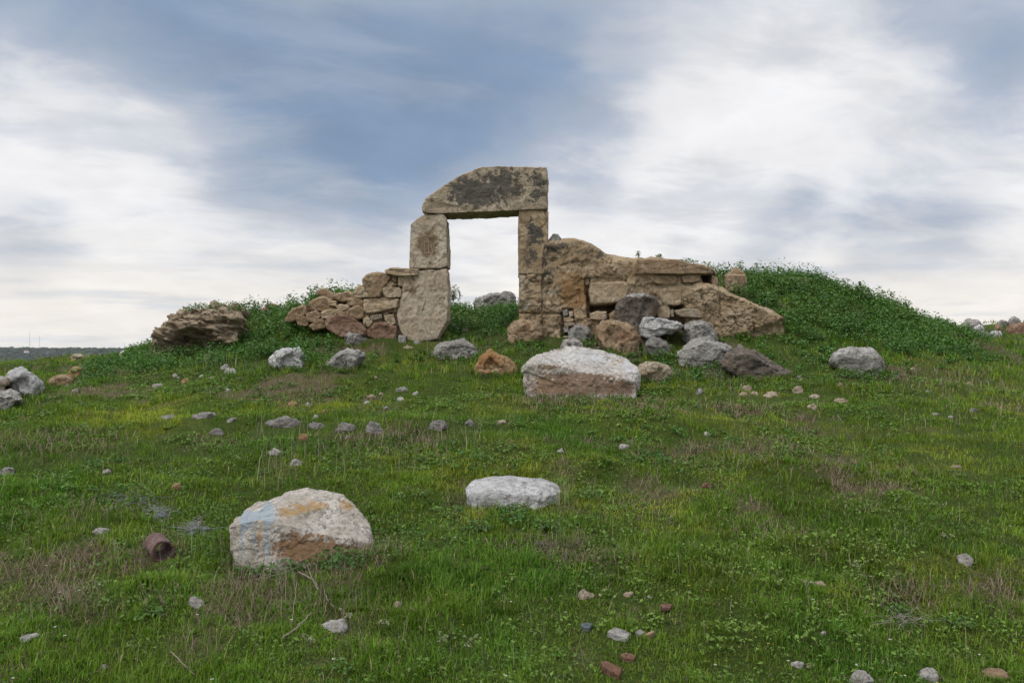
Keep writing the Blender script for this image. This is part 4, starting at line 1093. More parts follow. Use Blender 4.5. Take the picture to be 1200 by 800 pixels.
for k, (u, v, w, h, mat, lab) in enumerate(ST):
    g = G(u, v); dd = g[1]
    rng = np.random.default_rng(900 + k)
    W_, H_ = w / F * dd, h / F * dd
    if k == 0: pass
    cx = (u - 600) / F * dd
    pts = []
    for _ in range(13):
        a = rng.normal(size=3); a /= np.linalg.norm(a)
        a = np.sign(a) * np.abs(a) ** 0.75
        pts.append((cx + a[0] * W_ * 0.53, dd + W_ * 0.35 + a[1] * W_ * 0.42, g[2] + H_ * (0.25 + 0.72 * a[2])))
    s = 1.0
    pts += [(cx - W_ * 0.5, dd + W_ * 0.3, g[2] + H_ * rng.uniform(0.1, 0.5)), (cx + W_ * 0.5, dd + W_ * 0.35, g[2] + H_ * rng.uniform(0.1, 0.5)), (cx + W_ * rng.uniform(-0.3, 0.3), dd + W_ * 0.3, g[2] + H_ * 1.02),
            (cx, dd + W_ * 0.3, g[2] - H_ * 0.6)]
    pts = [(p_[0] * 0.92 + cx * 0.08, p_[1], p_[2] - H_ * 0.20) for p_ in pts]
    add_rock('stone', pts, 'dull' if mat == 'white' else mat, lab, 'stone', BURIED if ('buried' in lab and mat in ('grey', 'darkgrey') and w > 12) else SMALL,
             n=18 if w > 12 else 9, amp=0.16, soft=45, chips=4, seed=900 + k)
# flat slabs, bricks and tile bits at the bottom
def slab_piece(name, ol, T, mat, lab, cat, seed, group=None, lift=0.0):
    ol = np.array(ol, float)
    pts = []
    for u, v in ol:
        q = G(u, v); q[2] += T * 0.75 + lift; pts.append(tuple(q)); pts.append((q[0], q[1], q[2] - T))
    add_rock(name, pts, mat, lab, cat, group, n=16, amp=0.04, soft=60, chips=2, seed=seed)
slab_piece('stone_slab', [(711, 745), (720, 739), (739, 746), (735, 752), (722, 750)], 0.025, 'grey', 'thin flat grey slab at the bottom, right of the slate', 'stone slab', 1)
slab_piece('slate', [(680, 735), (686, 732.5), (695, 734), (691, 740), (682, 739)], 0.02, 'slate', 'small blue grey slate lying at the bottom centre', 'slate', 2)
slab_piece('stone_chip', [(744, 744), (750, 741), (756, 744), (750, 748)], 0.02, 'grey', 'grey chip right of the thin flat slab', 'stone chip', 3)
slab_piece('stone_chip', [(754, 746), (766, 741), (768, 743), (757, 748)], 0.015, 'brownstone', 'long brownish splinter right of the grey chip', 'stone chip', 4)
BR = 'broken clay pieces in the turf'
slab_piece('brick_fragment', [(703, 782), (708, 780), (729, 789), (726, 798), (719, 795), (706, 787)], 0.032, 'brick', 'largest reddish brick fragment, at the bottom edge', 'brick', 5, BR)
slab_piece('brick_fragment', [(727, 770), (734, 769), (745, 772), (743, 776), (730, 775)], 0.02, 'brick', 'narrow reddish brick fragment above the largest one', 'brick', 6, BR)
slab_piece('tile_shard', [(773, 713), (780, 712), (789, 712), (785, 717), (777, 718)], 0.015, 'brick', 'orange roof tile shard lying alone in the grass', 'tile', 7, BR, 0.01)

# ------------------------------------------------------------------ clay pipe
def pipe():
    g = G(186, 657)
    ax = np.array((0.62, -0.78, -0.10)); ax /= np.linalg.norm(ax)
    R_, r_, Lh = 0.055, 0.046, 0.170
    c1 = g + np.array((0.025, 0.0, R_ * 0.92)); c0 = c1 - ax * Lh
    s_ = np.cross(ax, (0, 0, 1)); s_ /= np.linalg.norm(s_); w_ = np.cross(s_, ax)
    prof = [(0.0, R_ * 0.97), (0.15, R_), (0.5, R_ * 1.0), (0.84, R_), (0.86, R_ * 1.09), (0.985, R_ * 1.09), (1.0, R_ * 1.05), (1.0, r_), (0.9, r_ * 0.98), (0.4, r_ * 0.97), (0.0, r_ * 0.97)]
    S_ = 56; V = []
    for t, r in prof:
        for k in range(S_):
            a = 2 * math.pi * k / S_
            rr = r * (1 + 0.015 * math.sin(3 * a + 5 * t)) + 0.0015 * math.sin(17 * a + 9 * t)
            V.append(c0 + (c1 - c0) * t + rr * (math.cos(a) * s_ + math.sin(a) * w_))
    n = len(prof); L = []
    for i in range(n):
        for k in range(S_):
            a = i * S_ + k; b = i * S_ + (k + 1) % S_; j = (i + 1) % n
            L.append((a, b, j * S_ + (k + 1) % S_, j * S_ + k))
    V = np.array(V); loc = g
    me = mesh_np('clay_pipe', V - loc, np.array(L), [4] * len(L), mats=(M['pipe'],))
    tag(link('clay_pipe', me, loc), 'short length of reddish clay pipe lying open end forward on the left', 'pipe')
pipe()

# ------------------------------------------------------------------ plant cover
def to_px(x, y, z):
    yy = np.maximum(y, 0.2)
    return 600 + x / yy * F, HV - (z - EYE) / yy * F
def inpoly_any(u, v, poly):
    poly = np.array(poly, float); n = len(poly)
    ins = np.zeros(len(u), bool); j = n - 1
    for i in range(n):
        (xi, yi), (xj, yj) = poly[i], poly[j]
        cnd = ((yi > v) != (yj > v)) & (u < (xj - xi) * (v - yi) / (yj - yi + 1e-12) + xi)
        ins ^= cnd; j = i
    return ins
class Veg:
    def __init__(s): s.V, s.L, s.C, s.K, s.n = [], [], [], [], 0
    def add(s, V, loops, counts, col):
        s.V.append(V.astype(np.float32)); s.L.append((loops + s.n).astype(np.int32).ravel()); s.K.append(np.asarray(counts, np.int32)); s.C.append(col.astype(np.float32)); s.n += len(V)
    def build(s, name, mat, **kw):
        me = mesh_np(name, np.concatenate(s.V), np.concatenate(s.L), np.concatenate(s.K), col=np.concatenate(s.C), mats=(M[mat],), smooth=True)
        return tag(link(name, me), **kw)
def blades(veg, x, y, z, h, w, az, lean, col, two=True, curl=0.6):
    n = len(x)
    b = np.stack([x, y, z - 0.01], 1)
    side = np.stack([-np.sin(az), np.cos(az), np.zeros(n)], 1)
    fwd = np.stack([np.cos(az), np.sin(az), np.zeros(n)], 1)
    up = np.array((0, 0, 1.0))
    hh = h[:, None]; ww = w[:, None] * 0.5; le = lean[:, None]
    tip = b + fwd * hh * le + up * hh * np.sqrt(np.clip(1 - le ** 2 * 0.8, 0.05, 1))
    if two:
        mid = b + fwd * hh * le * 0.5 * (1 - curl * 0.6) + up * hh * 0.55
        V = np.stack([b - side * ww, b + side * ww, mid + side * ww * 0.8, mid - side * ww * 0.8, tip], 1).reshape(-1, 3)
        i = np.arange(n)[:, None] * 5
        L = (i + np.array([0, 1, 2, 3, 3, 2, 4])[None]).ravel()
        K = np.tile([4, 3], n); rep = 5
    else:
        V = np.stack([b - side * ww, b + side * ww, tip], 1).reshape(-1, 3)
        L = (np.arange(n)[:, None] * 3 + np.array([0, 1, 2])[None]).ravel(); K = np.full(n, 3); rep = 3
    veg.add(V, L, K, np.repeat(col, rep, 0))
def leaves(veg, c, nrm, dirv, ln, wd, col):
    """folded pointed leaves: centre c, leaf direction dirv, normal nrm"""
    n = len(c)
    s_ = np.cross(dirv, nrm); s_ /= np.linalg.norm(s_, axis=1, keepdims=True) + 1e-9
    l = ln[:, None]; w = wd[:, None] * 0.5
    a = c - dirv * l * 0.5; t = c + dirv * l * 0.5 - nrm * l * 0.12
    m1 = c + s_ * w + nrm * w * 0.35 - dirv * l * 0.05; m2 = c - s_ * w + nrm * w * 0.35 - dirv * l * 0.05
    V = np.stack([a, m1, t, m2], 1).reshape(-1, 3)
    L = (np.arange(n)[:, None] * 4 + np.array([0, 1, 2, 0, 2, 3])[None]).ravel()
    veg.add(V, L, np.full(2 * n, 3), np.repeat(col, 4, 0))
def jitcol(base, n, rng, v=0.25, h=0.10):
    k = np.clip(1 + rng.normal(size=(n, 1)) * v, 0.45, 1.8)
    hue = 1 + rng.normal(size=(n, 3)) * h
    return np.array(base)[None] * k * np.clip(hue, 0.6, 1.4)
stone_xy = []
for (u, v, w, h, mat, lab) in ST:
    g = G(u, v); stone_xy.append((g[0], g[1] + w / F * g[1] * 0.35, w / F * g[1] * 0.5))
for u, v, w in ((720, 746, 28), (687, 737, 16), (750, 745, 12), (762, 745, 14), (716, 790, 26), (735, 773, 18), (781, 715, 16), (186, 652, 34)):
    g = G(u, v); stone_xy.append((g[0], g[1], w / F * g[1] * 0.5))
stone_xy = np.array(stone_xy)
def sample_sector(n, r0, r1, rng, half=44):
    r = np.sqrt(rng.uniform(r0 ** 2, r1 ** 2, n)); a = np.radians(rng.uniform(-half, half, n))
    return r * np.sin(a), r * np.cos(a)
BARE = [(598, 525, 26, 11), (300, 455, 0, 0), (905, 470, 45, 7), (940, 420, 28, 8), (1070, 437, 40, 9), (560, 497, 60, 4), (1075, 713, 30, 10), (835, 570, 30, 8), (960, 505, 26, 5)]
def bare(u, v):
    b = np.zeros(len(u))
    for bu, bv, ru, rv in BARE:
        if ru: b = np.maximum(b, np.exp(-(((u - bu) / ru) ** 2 + ((v - bv) / rv) ** 2)))
    return b
g1 = Veg()
def grass_band(n, r0, r1, hmean, wpx, two, seed, half=44):
    rng = np.random.default_rng(seed)
    x, y = sample_sector(n, r0, r1, rng, half)
    # clumping: pull blades together in tufts
    cell = 0.10 + 0.012 * r0
    jx = vnoise(np.stack([x / cell, y / cell, x * 0], 1), 61) - 0.5; jy = vnoise(np.stack([x / cell, y / cell, x * 0 + 5.5], 1), 62) - 0.5
    x = x + jx * cell * 1.1; y = y + jy * cell * 1.1
    z = terrain(x, y)
    dry, lush, moss_lit = cover_masks(x, y)
    u, v = to_px(x, y, z)
    br = bare(u, v)
    tuft = sstep(fbm2(x, y, 2.4, 3, 55) + 0.5 * fbm2(x, y, 9.0, 2, 56), -0.15, 0.75)
    keep = rng.random(n) < (1 - 0.85 * br) * (0.55 + 0.45 * tuft + 0.2 * lush)
    h = hmean * (0.65 + 0.65 * tuft + 0.35 * lush) * rng.lognormal(0, 0.32, n)
    h *= 1 - 0.45 * dry
    d = np.hypot(x, y)
    for sx, sy, sr in stone_xy:
        if sy < r0 - 2 or sy > r1 + 2: continue
        q = np.hypot(x - sx, y - sy)
        keep &= q > sr * 0.85
        fr = (np.abs(x - sx) < sr * 1.1) & (y < sy) & (y > sy - sr - 0.35)
        h = np.where(fr, np.minimum(h, 0.022 + 0.02 * rng.random(n)), h)
    w = np.maximum(0.0026, wpx * d / 796.0) * rng.uniform(0.7, 1.3, n)
    az_ = rng.uniform(0, 2 * math.pi, n); lean = np.clip(rng.normal(0.5, 0.25, n), 0.02, 0.97)
    ca = np.array((0.118, 0.190, 0.018)); cb = np.array((0.225, 0.265, 0.028)); cc = np.array((0.060, 0.160, 0.016)); cd = np.array((0.235, 0.185, 0.115))
    k = moss_lit[:, None]; col = ca * (1 - k) + cb * k
    k = (lush * 0.65)[:, None]; col = col * (1 - k) + cc * k
    col = col * np.clip(1 + 0.50 * fbm2(x, y, 3.2, 4, 57) + 0.42 * fbm2(x, y, 0.9, 3, 58), 0.35, 1.9)[:, None]
    isdry = rng.random(n) < (0.05 + 0.42 * dry + 0.4 * br)
    col = np.where(isdry[:, None], cd * (0.75 + 0.5 * rng.random((n, 1))), col)
    col = col * np.clip(1 + rng.normal(size=(n, 1)) * 0.25, 0.45, 1.7) * np.clip(1 + rng.normal(size=(n, 3)) * 0.07, 0.7, 1.3)
    lean = np.where(isdry, np.clip(lean + 0.3, 0, 0.98), lean)
    s = keep
    blades(g1, x[s], y[s], z[s], h[s], w[s], az_[s], lean[s], col[s], two)
grass_band(300000, 1.9, 4.2, 0.036, 0.95, True, 1)
grass_band(250000, 4.2, 6.8, 0.040, 0.85, True, 2)
grass_band(240000, 6.8, 10.5, 0.048, 0.85, False, 3)
grass_band(210000, 10.5, 19.0, 0.060, 0.85, False, 4)
grass_band(70000, 19.0, 32.0, 0.12, 0.9, False, 5, 48)
# lusher, longer tufts
def tuft_band(n, r0, r1, seed, hm):
    rng = np.random.default_rng(seed)
    x, y = sample_sector(n, r0, r1, rng)
    keep = fbm2(x, y, 1.3, 3, 77) + 0.25 * rng.normal(size=n) > 0.22
    x, y = x[keep], y[keep]; m = 22
    n = len(x)
    R_ = rng.uniform(0.02, 0.06, n)
    xx = np.repeat(x, m) + rng.normal(size=n * m) * np.repeat(R_, m); yy = np.repeat(y, m) + rng.normal(size=n * m) * np.repeat(R_, m)
    ok = np.ones(n * m, bool)
    for sx, sy, sr in stone_xy:
        ok &= (np.hypot(xx - sx, yy - sy) > sr) & ~((np.abs(xx - sx) < sr * 1.2) & (yy < sy) & (yy > sy - sr - 0.5))
    xx, yy = xx[ok], yy[ok]; N_ = len(xx)
    zz = terrain(xx, yy)
    tint = np.repeat(rng.random(n), m)[ok]
    h = hm * np.repeat(rng.uniform(0.6, 1.35, n), m)[ok] * rng.uniform(0.5, 1.15, N_)
    w = np.maximum(0.0028, 0.8 * np.hypot(xx, yy) / 796) * rng.uniform(0.7, 1.2, N_)
    base = np.array((0.060, 0.150, 0.014)) * (1 - tint[:, None]) + np.array((0.170, 0.240, 0.022)) * tint[:, None]
    col = base * np.clip(1 + rng.normal(size=(N_, 1)) * 0.25, 0.5, 1.7)
    dryb = rng.random(N_) < 0.07
    col[dryb] = np.array((0.20, 0.165, 0.10)) * (0.7 + 0.5 * rng.random((dryb.sum(), 1)))
    blades(g1, xx, yy, zz, h, w, rng.uniform(0, 6.283, N_), np.clip(rng.normal(0.45, 0.25, N_), 0, 0.95), col, True)
tuft_band(1500, 2.0, 5.0, 6, 0.085)
tuft_band(2600, 5.0, 10.0, 7, 0.085)
tuft_band(2600, 10.0, 17.0, 8, 0.12)
# longer grass left standing against the boulders
FEET = np.array(FEET)
rng = np.random.default_rng(21)
fx = np.repeat(FEET[:, 0], 16) + rng.normal(size=len(FEET) * 16) * 0.025; fy = np.repeat(FEET[:, 1], 16) + rng.normal(size=len(FEET) * 16) * 0.02
n = len(fx); tint = np.repeat(rng.random(len(FEET)), 16)[:, None]
fc = (np.array((0.050, 0.120, 0.014)) * (1 - tint) + np.array((0.150, 0.195, 0.024)) * tint) * np.clip(1 + rng.normal(size=(n, 1)) * 0.25, 0.5, 1.7)
dd_ = rng.random(n) < 0.16; fc[dd_] = np.array((0.23, 0.185, 0.12)) * (0.7 + 0.5 * rng.random((dd_.sum(), 1)))
blades(g1, fx, fy, terrain(fx, fy), rng.uniform(0.04, 0.13, n) * (0.55 + 0.04 * fy), np.maximum(0.0026, 0.8 * fy / 796), rng.uniform(0, 6.283, n), np.clip(rng.normal(0.35, 0.2, n), 0, 0.9), fc, True)
g1.build('grass', 'grass', kind='stuff')

# brown thatch and pale dead stems
g2 = Veg()
def thatch(n, r0, r1, seed):
    rng = np.random.default_rng(seed)
    x, y = sample_sector(n, r0, r1, rng)
    dry, lush, moss_lit = cover_masks(x, y)
    z = terrain(x, y); u, v = to_px(x, y, z)
    extra = np.zeros(n)
    for bu, bv, ru, rv, s in ((75, 705, 40, 16, 1), (190, 705, 30, 12, .8), (290, 715, 40, 16, .8), (90, 600, 40, 16, .5), (480, 515, 40, 16, 1), (430, 520, 40, 14, .8), (660, 470, 50, 12, .9), (760, 475, 60, 12, .6), (840, 440, 26, 14, .9), (1060, 700, 40, 14, 1), (1170, 690, 30, 14, .8),
                              (550, 595, 20, 14, .8), (760, 600, 40, 16, .5), (900, 620, 60, 10, .4), (860, 540, 60, 10, .4), (1100, 445, 70, 14, .7), (1190, 480, 40, 12, .5), (60, 520, 60, 14, .6), (250, 455, 40, 10, .2), (710, 660, 40, 8, .4), (1040, 560, 60, 12, .5)):
        extra = np.maximum(extra, s * np.exp(-(((u - bu) / ru) ** 2 + ((v - bv) / rv) ** 2)))
    keep = rng.random(n) < np.clip(0.55 * dry ** 1.5 + 0.75 * extra, 0, 0.9)
    for sx, sy, sr in stone_xy:
        keep &= np.hypot(x - sx, y - sy) > sr * 1.1
    x, y, z = x[keep], y[keep], z[keep]; n = len(x)
    h = rng.uniform(0.04, 0.13, n); w = np.maximum(0.0018, 0.55 * np.hypot(x, y) / 796)
    pinkish = rng.random((n, 1))
    col = (np.array((0.20, 0.165, 0.115)) * pinkish + np.array((0.155, 0.105, 0.080)) * (1 - pinkish)) * (0.6 + 0.7 * rng.random((n, 1)))
    blades(g2, x, y, z + 0.01, h, w, rng.uniform(0, 6.283, n), np.clip(rng.normal(0.90, 0.14, n), 0.3, 0.99), col, True, 0.2)
thatch(70000, 1.8, 5.0, 11); thatch(80000, 5.0, 9.0, 12); thatch(60000, 9.0, 17.0, 13)
def stalks(u0, u1, v0, v1, n, hlo, hhi, seed, colr=(0.27, 0.24, 0.16)):
    rng = np.random.default_rng(seed)
    a, b = G((u0 + u1) / 2, v1), G((u0 + u1) / 2, v0)
    y = rng.uniform(a[1], b[1], n); x = (rng.uniform(u0, u1, n) - 600) / F * y
    z = terrain(x, y)
    h = rng.uniform(hlo, hhi, n); w = np.maximum(0.0016, 0.42 * y / 796)
    blades(g2, x, y, z, h, w, rng.uniform(0, 6.283, n), np.clip(rng.normal(0.25, 0.16, n), 0, 0.8), jitcol(colr, n, rng, 0.25, 0.06), True)
for a in ((300, 570, 505, 560, 170, 0.10, 0.30, 1), (300, 350, 545, 585, 40, 0.12, 0.34, 2), (548, 575, 585, 600, 60, 0.05, 0.16, 3, (0.20, 0.16, 0.13)), (600, 616, 588, 600, 14, 0.1, 0.2, 4), (646, 668, 580, 600, 46, 0.10, 0.24, 5, (0.30, 0.27, 0.20)),
          (615, 700, 465, 480, 150, 0.08, 0.26, 6, (0.20, 0.165, 0.125)), (690, 760, 402, 418, 110, 0.12, 0.36, 7, (0.20, 0.165, 0.13)), (225, 310, 425, 440, 40, 0.12, 0.32, 8), (1090, 1200, 430, 500, 120, 0.08, 0.24, 9), (820, 870, 430, 455, 110, 0.08, 0.24, 10, (0.21, 0.17, 0.14)),
          (260, 420, 660, 720, 120, 0.05, 0.20, 11, (0.24, 0.205, 0.16)), (400, 640, 700, 790, 90, 0.06, 0.18, 12), (640, 1200, 560, 790, 240, 0.05, 0.17, 13), (0, 260, 520, 780, 220, 0.05, 0.17, 14), (470, 545, 420, 440, 50, 0.06, 0.16, 15), (800, 1100, 455, 540, 150, 0.06, 0.18, 16),
          (500, 620, 395, 420, 40, 0.1, 0.3, 17), (230, 290, 356, 366, 30, 0.10, 0.28, 18, (0.12, 0.13, 0.07)), (900, 1000, 318, 330, 20, 0.10, 0.25, 19, (0.12, 0.12, 0.08)), (1060, 1125, 372, 392, 24, 0.1, 0.25, 20, (0.12, 0.12, 0.08))):
    stalks(*a)
g2.build('dry_stalks', 'dry', kind='stuff')

# leafy weeds
g3 = Veg()
def weed_leaves(veg, px_, py_, pz_, rad, hgt, cnt, size, rng, dark=(0.030, 0.095, 0.015), light=(0.095, 0.195, 0.026)):
    n = len(px_)
    idx = np.repeat(np.arange(n), cnt); N_ = len(idx)
    d = rng.normal(size=(N_, 3)); d[:, 2] = np.abs(d[:, 2]) + 0.12
    d /= np.linalg.norm(d, axis=1, keepdims=True)
    rr = rng.random(N_) ** 0.45
    c_ = np.stack([px_[idx] + d[:, 0] * rad[idx] * rr, py_[idx] + d[:, 1] * rad[idx] * rr, pz_[idx] + d[:, 2] * hgt[idx] * rr + 0.01], 1)
    nr = d * 0.55 + rng.normal(size=(N_, 3)) * 0.42 + np.array((0, 0, 0.5)); nr /= np.linalg.norm(nr, axis=1, keepdims=True)
    t = rng.normal(size=(N_, 3)) + d * 0.6; t -= nr * (t * nr).sum(1, keepdims=True); t /= np.linalg.norm(t, axis=1, keepdims=True) + 1e-9
    ln = size[idx] * rng.uniform(0.6, 1.4, N_); wd = ln * rng.uniform(0.45, 0.75, N_)
    zone = np.clip(0.5 + 1.3 * fbm2(px_, py_, 1.1, 3, 93), 0, 1)
    tint = ((zone * 0.5 + rng.random(n) * 0.3)[idx] + rng.random(N_) * 0.2)[:, None]
    col = (np.array(dark) * (1 - tint) + np.array(light) * tint) * np.clip(1 + rng.normal(size=(N_, 1)) * 0.2, 0.5, 1.6)
    leaves(veg, c_, nr, t, ln, wd, col)
ZONES = [  # pixel outline seen in the photo, plants per m2, radius, height, leaf size
    ([(88, 448), (105, 428), (150, 420), (178, 427), (214, 430), (262, 418), (290, 386), (335, 352), (372, 340), (335, 375), (360, 390), (400, 398), (402, 425), (360, 432), (318, 420), (270, 428), (180, 438)], 40, 0.15, 0.21, 0.036),
    ([(526, 338), (540, 348), (560, 358), (608, 362), (608, 398), (526, 400)], 40, 0.13, 0.15, 0.034),
    ([(850, 336), (880, 326), (930, 318), (975, 315), (1040, 354), (1100, 377), (1136, 390), (1140, 418), (1080, 420), (1000, 405), (920, 398), (918, 376), (870, 348)], 40, 0.16, 0.21, 0.038),
    ([(840, 330), (882, 326), (890, 345), (862, 348)], 60, 0.12, 0.16, 0.034),
    ([(150, 424), (214, 428), (262, 416), (284, 396), (304, 398), (270, 426), (170, 438)], 50, 0.12, 0.13, 0.034),
    ([(900, 396), (1000, 404), (1080, 418), (1140, 408), (1175, 425), (1090, 445), (960, 428)], 16, 0.10, 0.10, 0.034),
    ([(1130, 390), (1160, 400), (1185, 420), (1150, 432), (1100, 424)], 16, 0.10, 0.12, 0.034),
    ([(70, 455), (100, 440), (180, 432), (300, 424), (320, 436), (180, 448)], 16, 0.09, 0.10, 0.032),
    ([(530, 398), (620, 400), (650, 410), (640, 420), (560, 412), (528, 408)], 40, 0.10, 0.10, 0.036),
    ([(410, 402), (470, 402), (500, 410), (500, 425), (430, 425)], 26, 0.10, 0.10, 0.036),
    ([(680, 405), (800, 415), (845, 428), (860, 445), (790, 450), (740, 425), (690, 412)], 30, 0.12, 0.13, 0.040),
    ([(850, 392), (960, 395), (1000, 408), (960, 440), (930, 440), (880, 410)], 22, 0.12, 0.12, 0.040),
    ([(1000, 436), (1045, 430), (1060, 440), (1030, 452), (1000, 446)], 22, 0.10, 0.10, 0.036),
    ([(150, 412), (188, 404), (186, 412), (150, 420)], 30, 0.15, 0.18, 0.05),
    ([(690, 500), (780, 496), (850, 505), (880, 525), (850, 545), (720, 545), (690, 525)], 55, 0.07, 0.05, 0.026),
    ([(620, 462), (780, 460), (770, 478), (640, 480)], 22, 0.09, 0.07, 0.030),
    ([(450, 515), (560, 505), (590, 540), (560, 560), (460, 545)], 24, 0.09, 0.07, 0.028),
    ([(40, 548), (150, 540), (160, 590), (60, 600)], 26, 0.07, 0.055, 0.025),
    ([(880, 520), (1000, 520), (1010, 560), (880, 560)], 18, 0.06, 0.04, 0.022),
    ([(430, 600), (560, 580), (560, 650), (440, 670)], 30, 0.06, 0.04, 0.020),
    ([(680, 590), (760, 570), (840, 590), (760, 650), (690, 640)], 30, 0.06, 0.04, 0.020),
    ([(180, 560), (320, 540), (300, 600), (220, 600)], 14, 0.06, 0.04, 0.022),
    ([(860, 700), (1010, 690), (1030, 780), (900, 760)], 46, 0.05, 0.035, 0.015),
    ([(560, 770), (640, 740), (690, 800), (560, 800)], 36, 0.05, 0.045, 0.016),
    ([(1120, 660), (1200, 660), (1200, 720), (1120, 700)], 40, 0.05, 0.04, 0.016),
]
rng = np.random.default_rng(77)
for poly, dens, rad, hgt, ls in ZONES:
    pa = np.array(poly, float)
    gs = [G(*q) for q in pa] + [G(*(pa.mean(0) * 0.5 + q * 0.5)) for q in pa]
    xs = [q[0] for q in gs]; ys = [q[1] for q in gs]
    x0, x1, y0, y1 = min(xs) - 0.2, max(xs) + 0.2, min(ys) - 0.1, min(max(ys), 17) + 0.2
    n = int(dens * (x1 - x0) * (y1 - y0))
    x = rng.uniform(x0, x1, n); y = rng.uniform(y0, y1, n); z = terrain(x, y)
    u, v = to_px(x, y, z)
    ok = inpoly_any(u, v, pa) & (fbm2(x, y, 2.0, 3, 98) > -0.30)
    for sx, sy, sr in stone_xy:
        ok &= ~((np.abs(x - sx) < sr * 1.3) & (y < sy + sr) & (y > sy - sr - 0.45))
    x, y, z = x[ok], y[ok], z[ok]; n = len(x)
    if not n: continue
    sc_ = rng.uniform(0.55, 1.3, n) * np.clip(1 + 0.95 * fbm2(x, y, 1.4, 3, 95), 0.25, 2)
    cnt = 54 if rad > 0.125 else 30 if rad > 0.09 else (16 if rad > 0.06 else 10)
    weed_leaves(g3, x, y, z, rad * sc_, hgt * sc_, cnt, ls * rng.uniform(0.8, 1.2, n), rng)
k = rng.random(len(FEET)) < 0.55
fx, fy = FEET[k, 0], FEET[k, 1] - 0.02; sc_ = rng.uniform(0.6, 1.3, len(fx)) * (0.5 + 0.045 * fy)
weed_leaves(g3, fx, fy, terrain(fx, fy), 0.085 * sc_, 0.085 * sc_, 18, 0.030 * sc_, rng)
# growth closing round the earth bank
bx_, by_ = [], []
for u, v, dd in ((172, 424, 12.75), (180, 428, 12.55), (190, 430, 12.5), (202, 430, 12.5), (214, 430, 12.5), (226, 428, 12.5), (238, 424, 12.5), (250, 420, 12.52), (260, 416, 12.55), (270, 410, 12.65), (279, 402, 12.75), (287, 394, 12.9), (293, 384, 13.0), (296, 374, 13.1), (168, 420, 13.0), (165, 416, 13.4)):
    for j in range(3):
        bx_.append((u - 600) / F * dd + rng.normal() * 0.06); by_.append(dd - 0.05 + rng.normal() * 0.05)
bx_, by_ = np.array(bx_), np.array(by_); sc_ = rng.uniform(0.7, 1.3, len(bx_))
weed_leaves(g3, bx_, by_, terrain(bx_, by_), 0.16 * sc_, 0.24 * sc_, 60, 0.036 * sc_, rng)
# the back and crest of the mound, low herbs everywhere
n = 2600
x = rng.uniform(-9, 9, n); y = rng.uniform(12.9, 19, n); z = terrain(x, y)
u, v = to_px(x, y, z)
ok = (z > 1.75) & ~((u > 180) & (u < 296) & (y < 13.6)) & ~((u > 370) & (u < 525) & (y < 12.95)) & ~((u > 606) & (u < 922) & (y < 12.95))
x, y, z = x[ok], y[ok], z[ok]; sc_ = rng.uniform(0.6, 1.3, len(x))
weed_leaves(g3, x, y, z, 0.16 * sc_, 0.17 * sc_, 40, 0.038 * sc_, rng)
# taller ragged weeds along the crest and through the mound
n = 1500
x = rng.uniform(-7.5, 7.5, n); y = rng.uniform(12.6, 15.8, n); z = terrain(x, y); u, v = to_px(x, y, z)
ok = (z > 1.85) & (fbm2(x, y, 1.2, 3, 97) + 0.15 * rng.normal(size=n) > 0.12) & ~((u > 180) & (u < 296) & (y < 13.6)) & ~((u > 340) & (u < 525) & (y < 13.1)) & ~((u > 606) & (u < 922) & (y < 13.0)) & ~((u > 545) & (u < 612) & (y > 13.6)) & ~((u > 840) & (u < 885) & (y < 13.7))
x, y, z = x[ok], y[ok], z[ok]; n = len(x)
hz_ = rng.uniform(0.16, 0.40, n)
weed_leaves(g3, x, y, z, hz_ * 0.45, hz_, 48, rng.uniform(0.034, 0.062, n), rng, (0.040, 0.105, 0.020), (0.120, 0.200, 0.045))
n = 30000
x, y = sample_sector(n, 2.2, 12, rng)
ok = fbm2(x, y, 1.6, 3, 91) + 0.3 * fbm2(x, y, 6.0, 2, 92) > 0.0
for sx, sy, sr in stone_xy: ok &= ~((np.abs(x - sx) < sr * 1.3) & (y < sy + sr) & (y > sy - sr - 0.3))
x, y = x[ok], y[ok]; z = terrain(x, y); sc_ = rng.uniform(0.5, 1.4, len(x))
weed_leaves(g3, x, y, z, 0.05 * sc_, 0.028 * sc_, 9, (0.012 + 0.0012 * y) * sc_, rng, (0.045, 0.115, 0.016), (0.155, 0.240, 0.032))
g3.build('leafy_weeds', 'leaf', kind='stuff')

# tiny white and yellow flowers
g4 = Veg()
n = 420
x, y = sample_sector(n, 2.4, 10, rng); z = terrain(x, y)
hh = rng.uniform(0.03, 0.09, n); ye = rng.random(n) < 0.4
for k in range(5):
    a = 2 * math.pi * k / 5 + rng.random(n)
    dv = np.stack([np.cos(a), np.sin(a), np.full(n, 0.25)], 1); dv /= np.linalg.norm(dv, axis=1, keepdims=True)
    nv = np.stack([-np.cos(a) * 0.25, -np.sin(a) * 0.25, np.ones(n)], 1); nv /= np.linalg.norm(nv, axis=1, keepdims=True)
    s_ = 0.0045 * rng.uniform(0.7, 1.3, n)
    col = np.where(ye[:, None], np.array((0.42, 0.34, 0.04)), np.array((0.50, 0.50, 0.44)))
    leaves(g4, np.stack([x, y, z + hh], 1) + dv * 0.004, nv, dv, s_ * 1.6, s_ * 1.3, col)
blades(g4, x, y, z, hh + 0.012, np.full(n, 0.0018), np.zeros(n), np.zeros(n), jitcol((0.05, 0.09, 0.025), n, rng), False)
g4.build('wildflowers', 'leaf', kind='stuff')

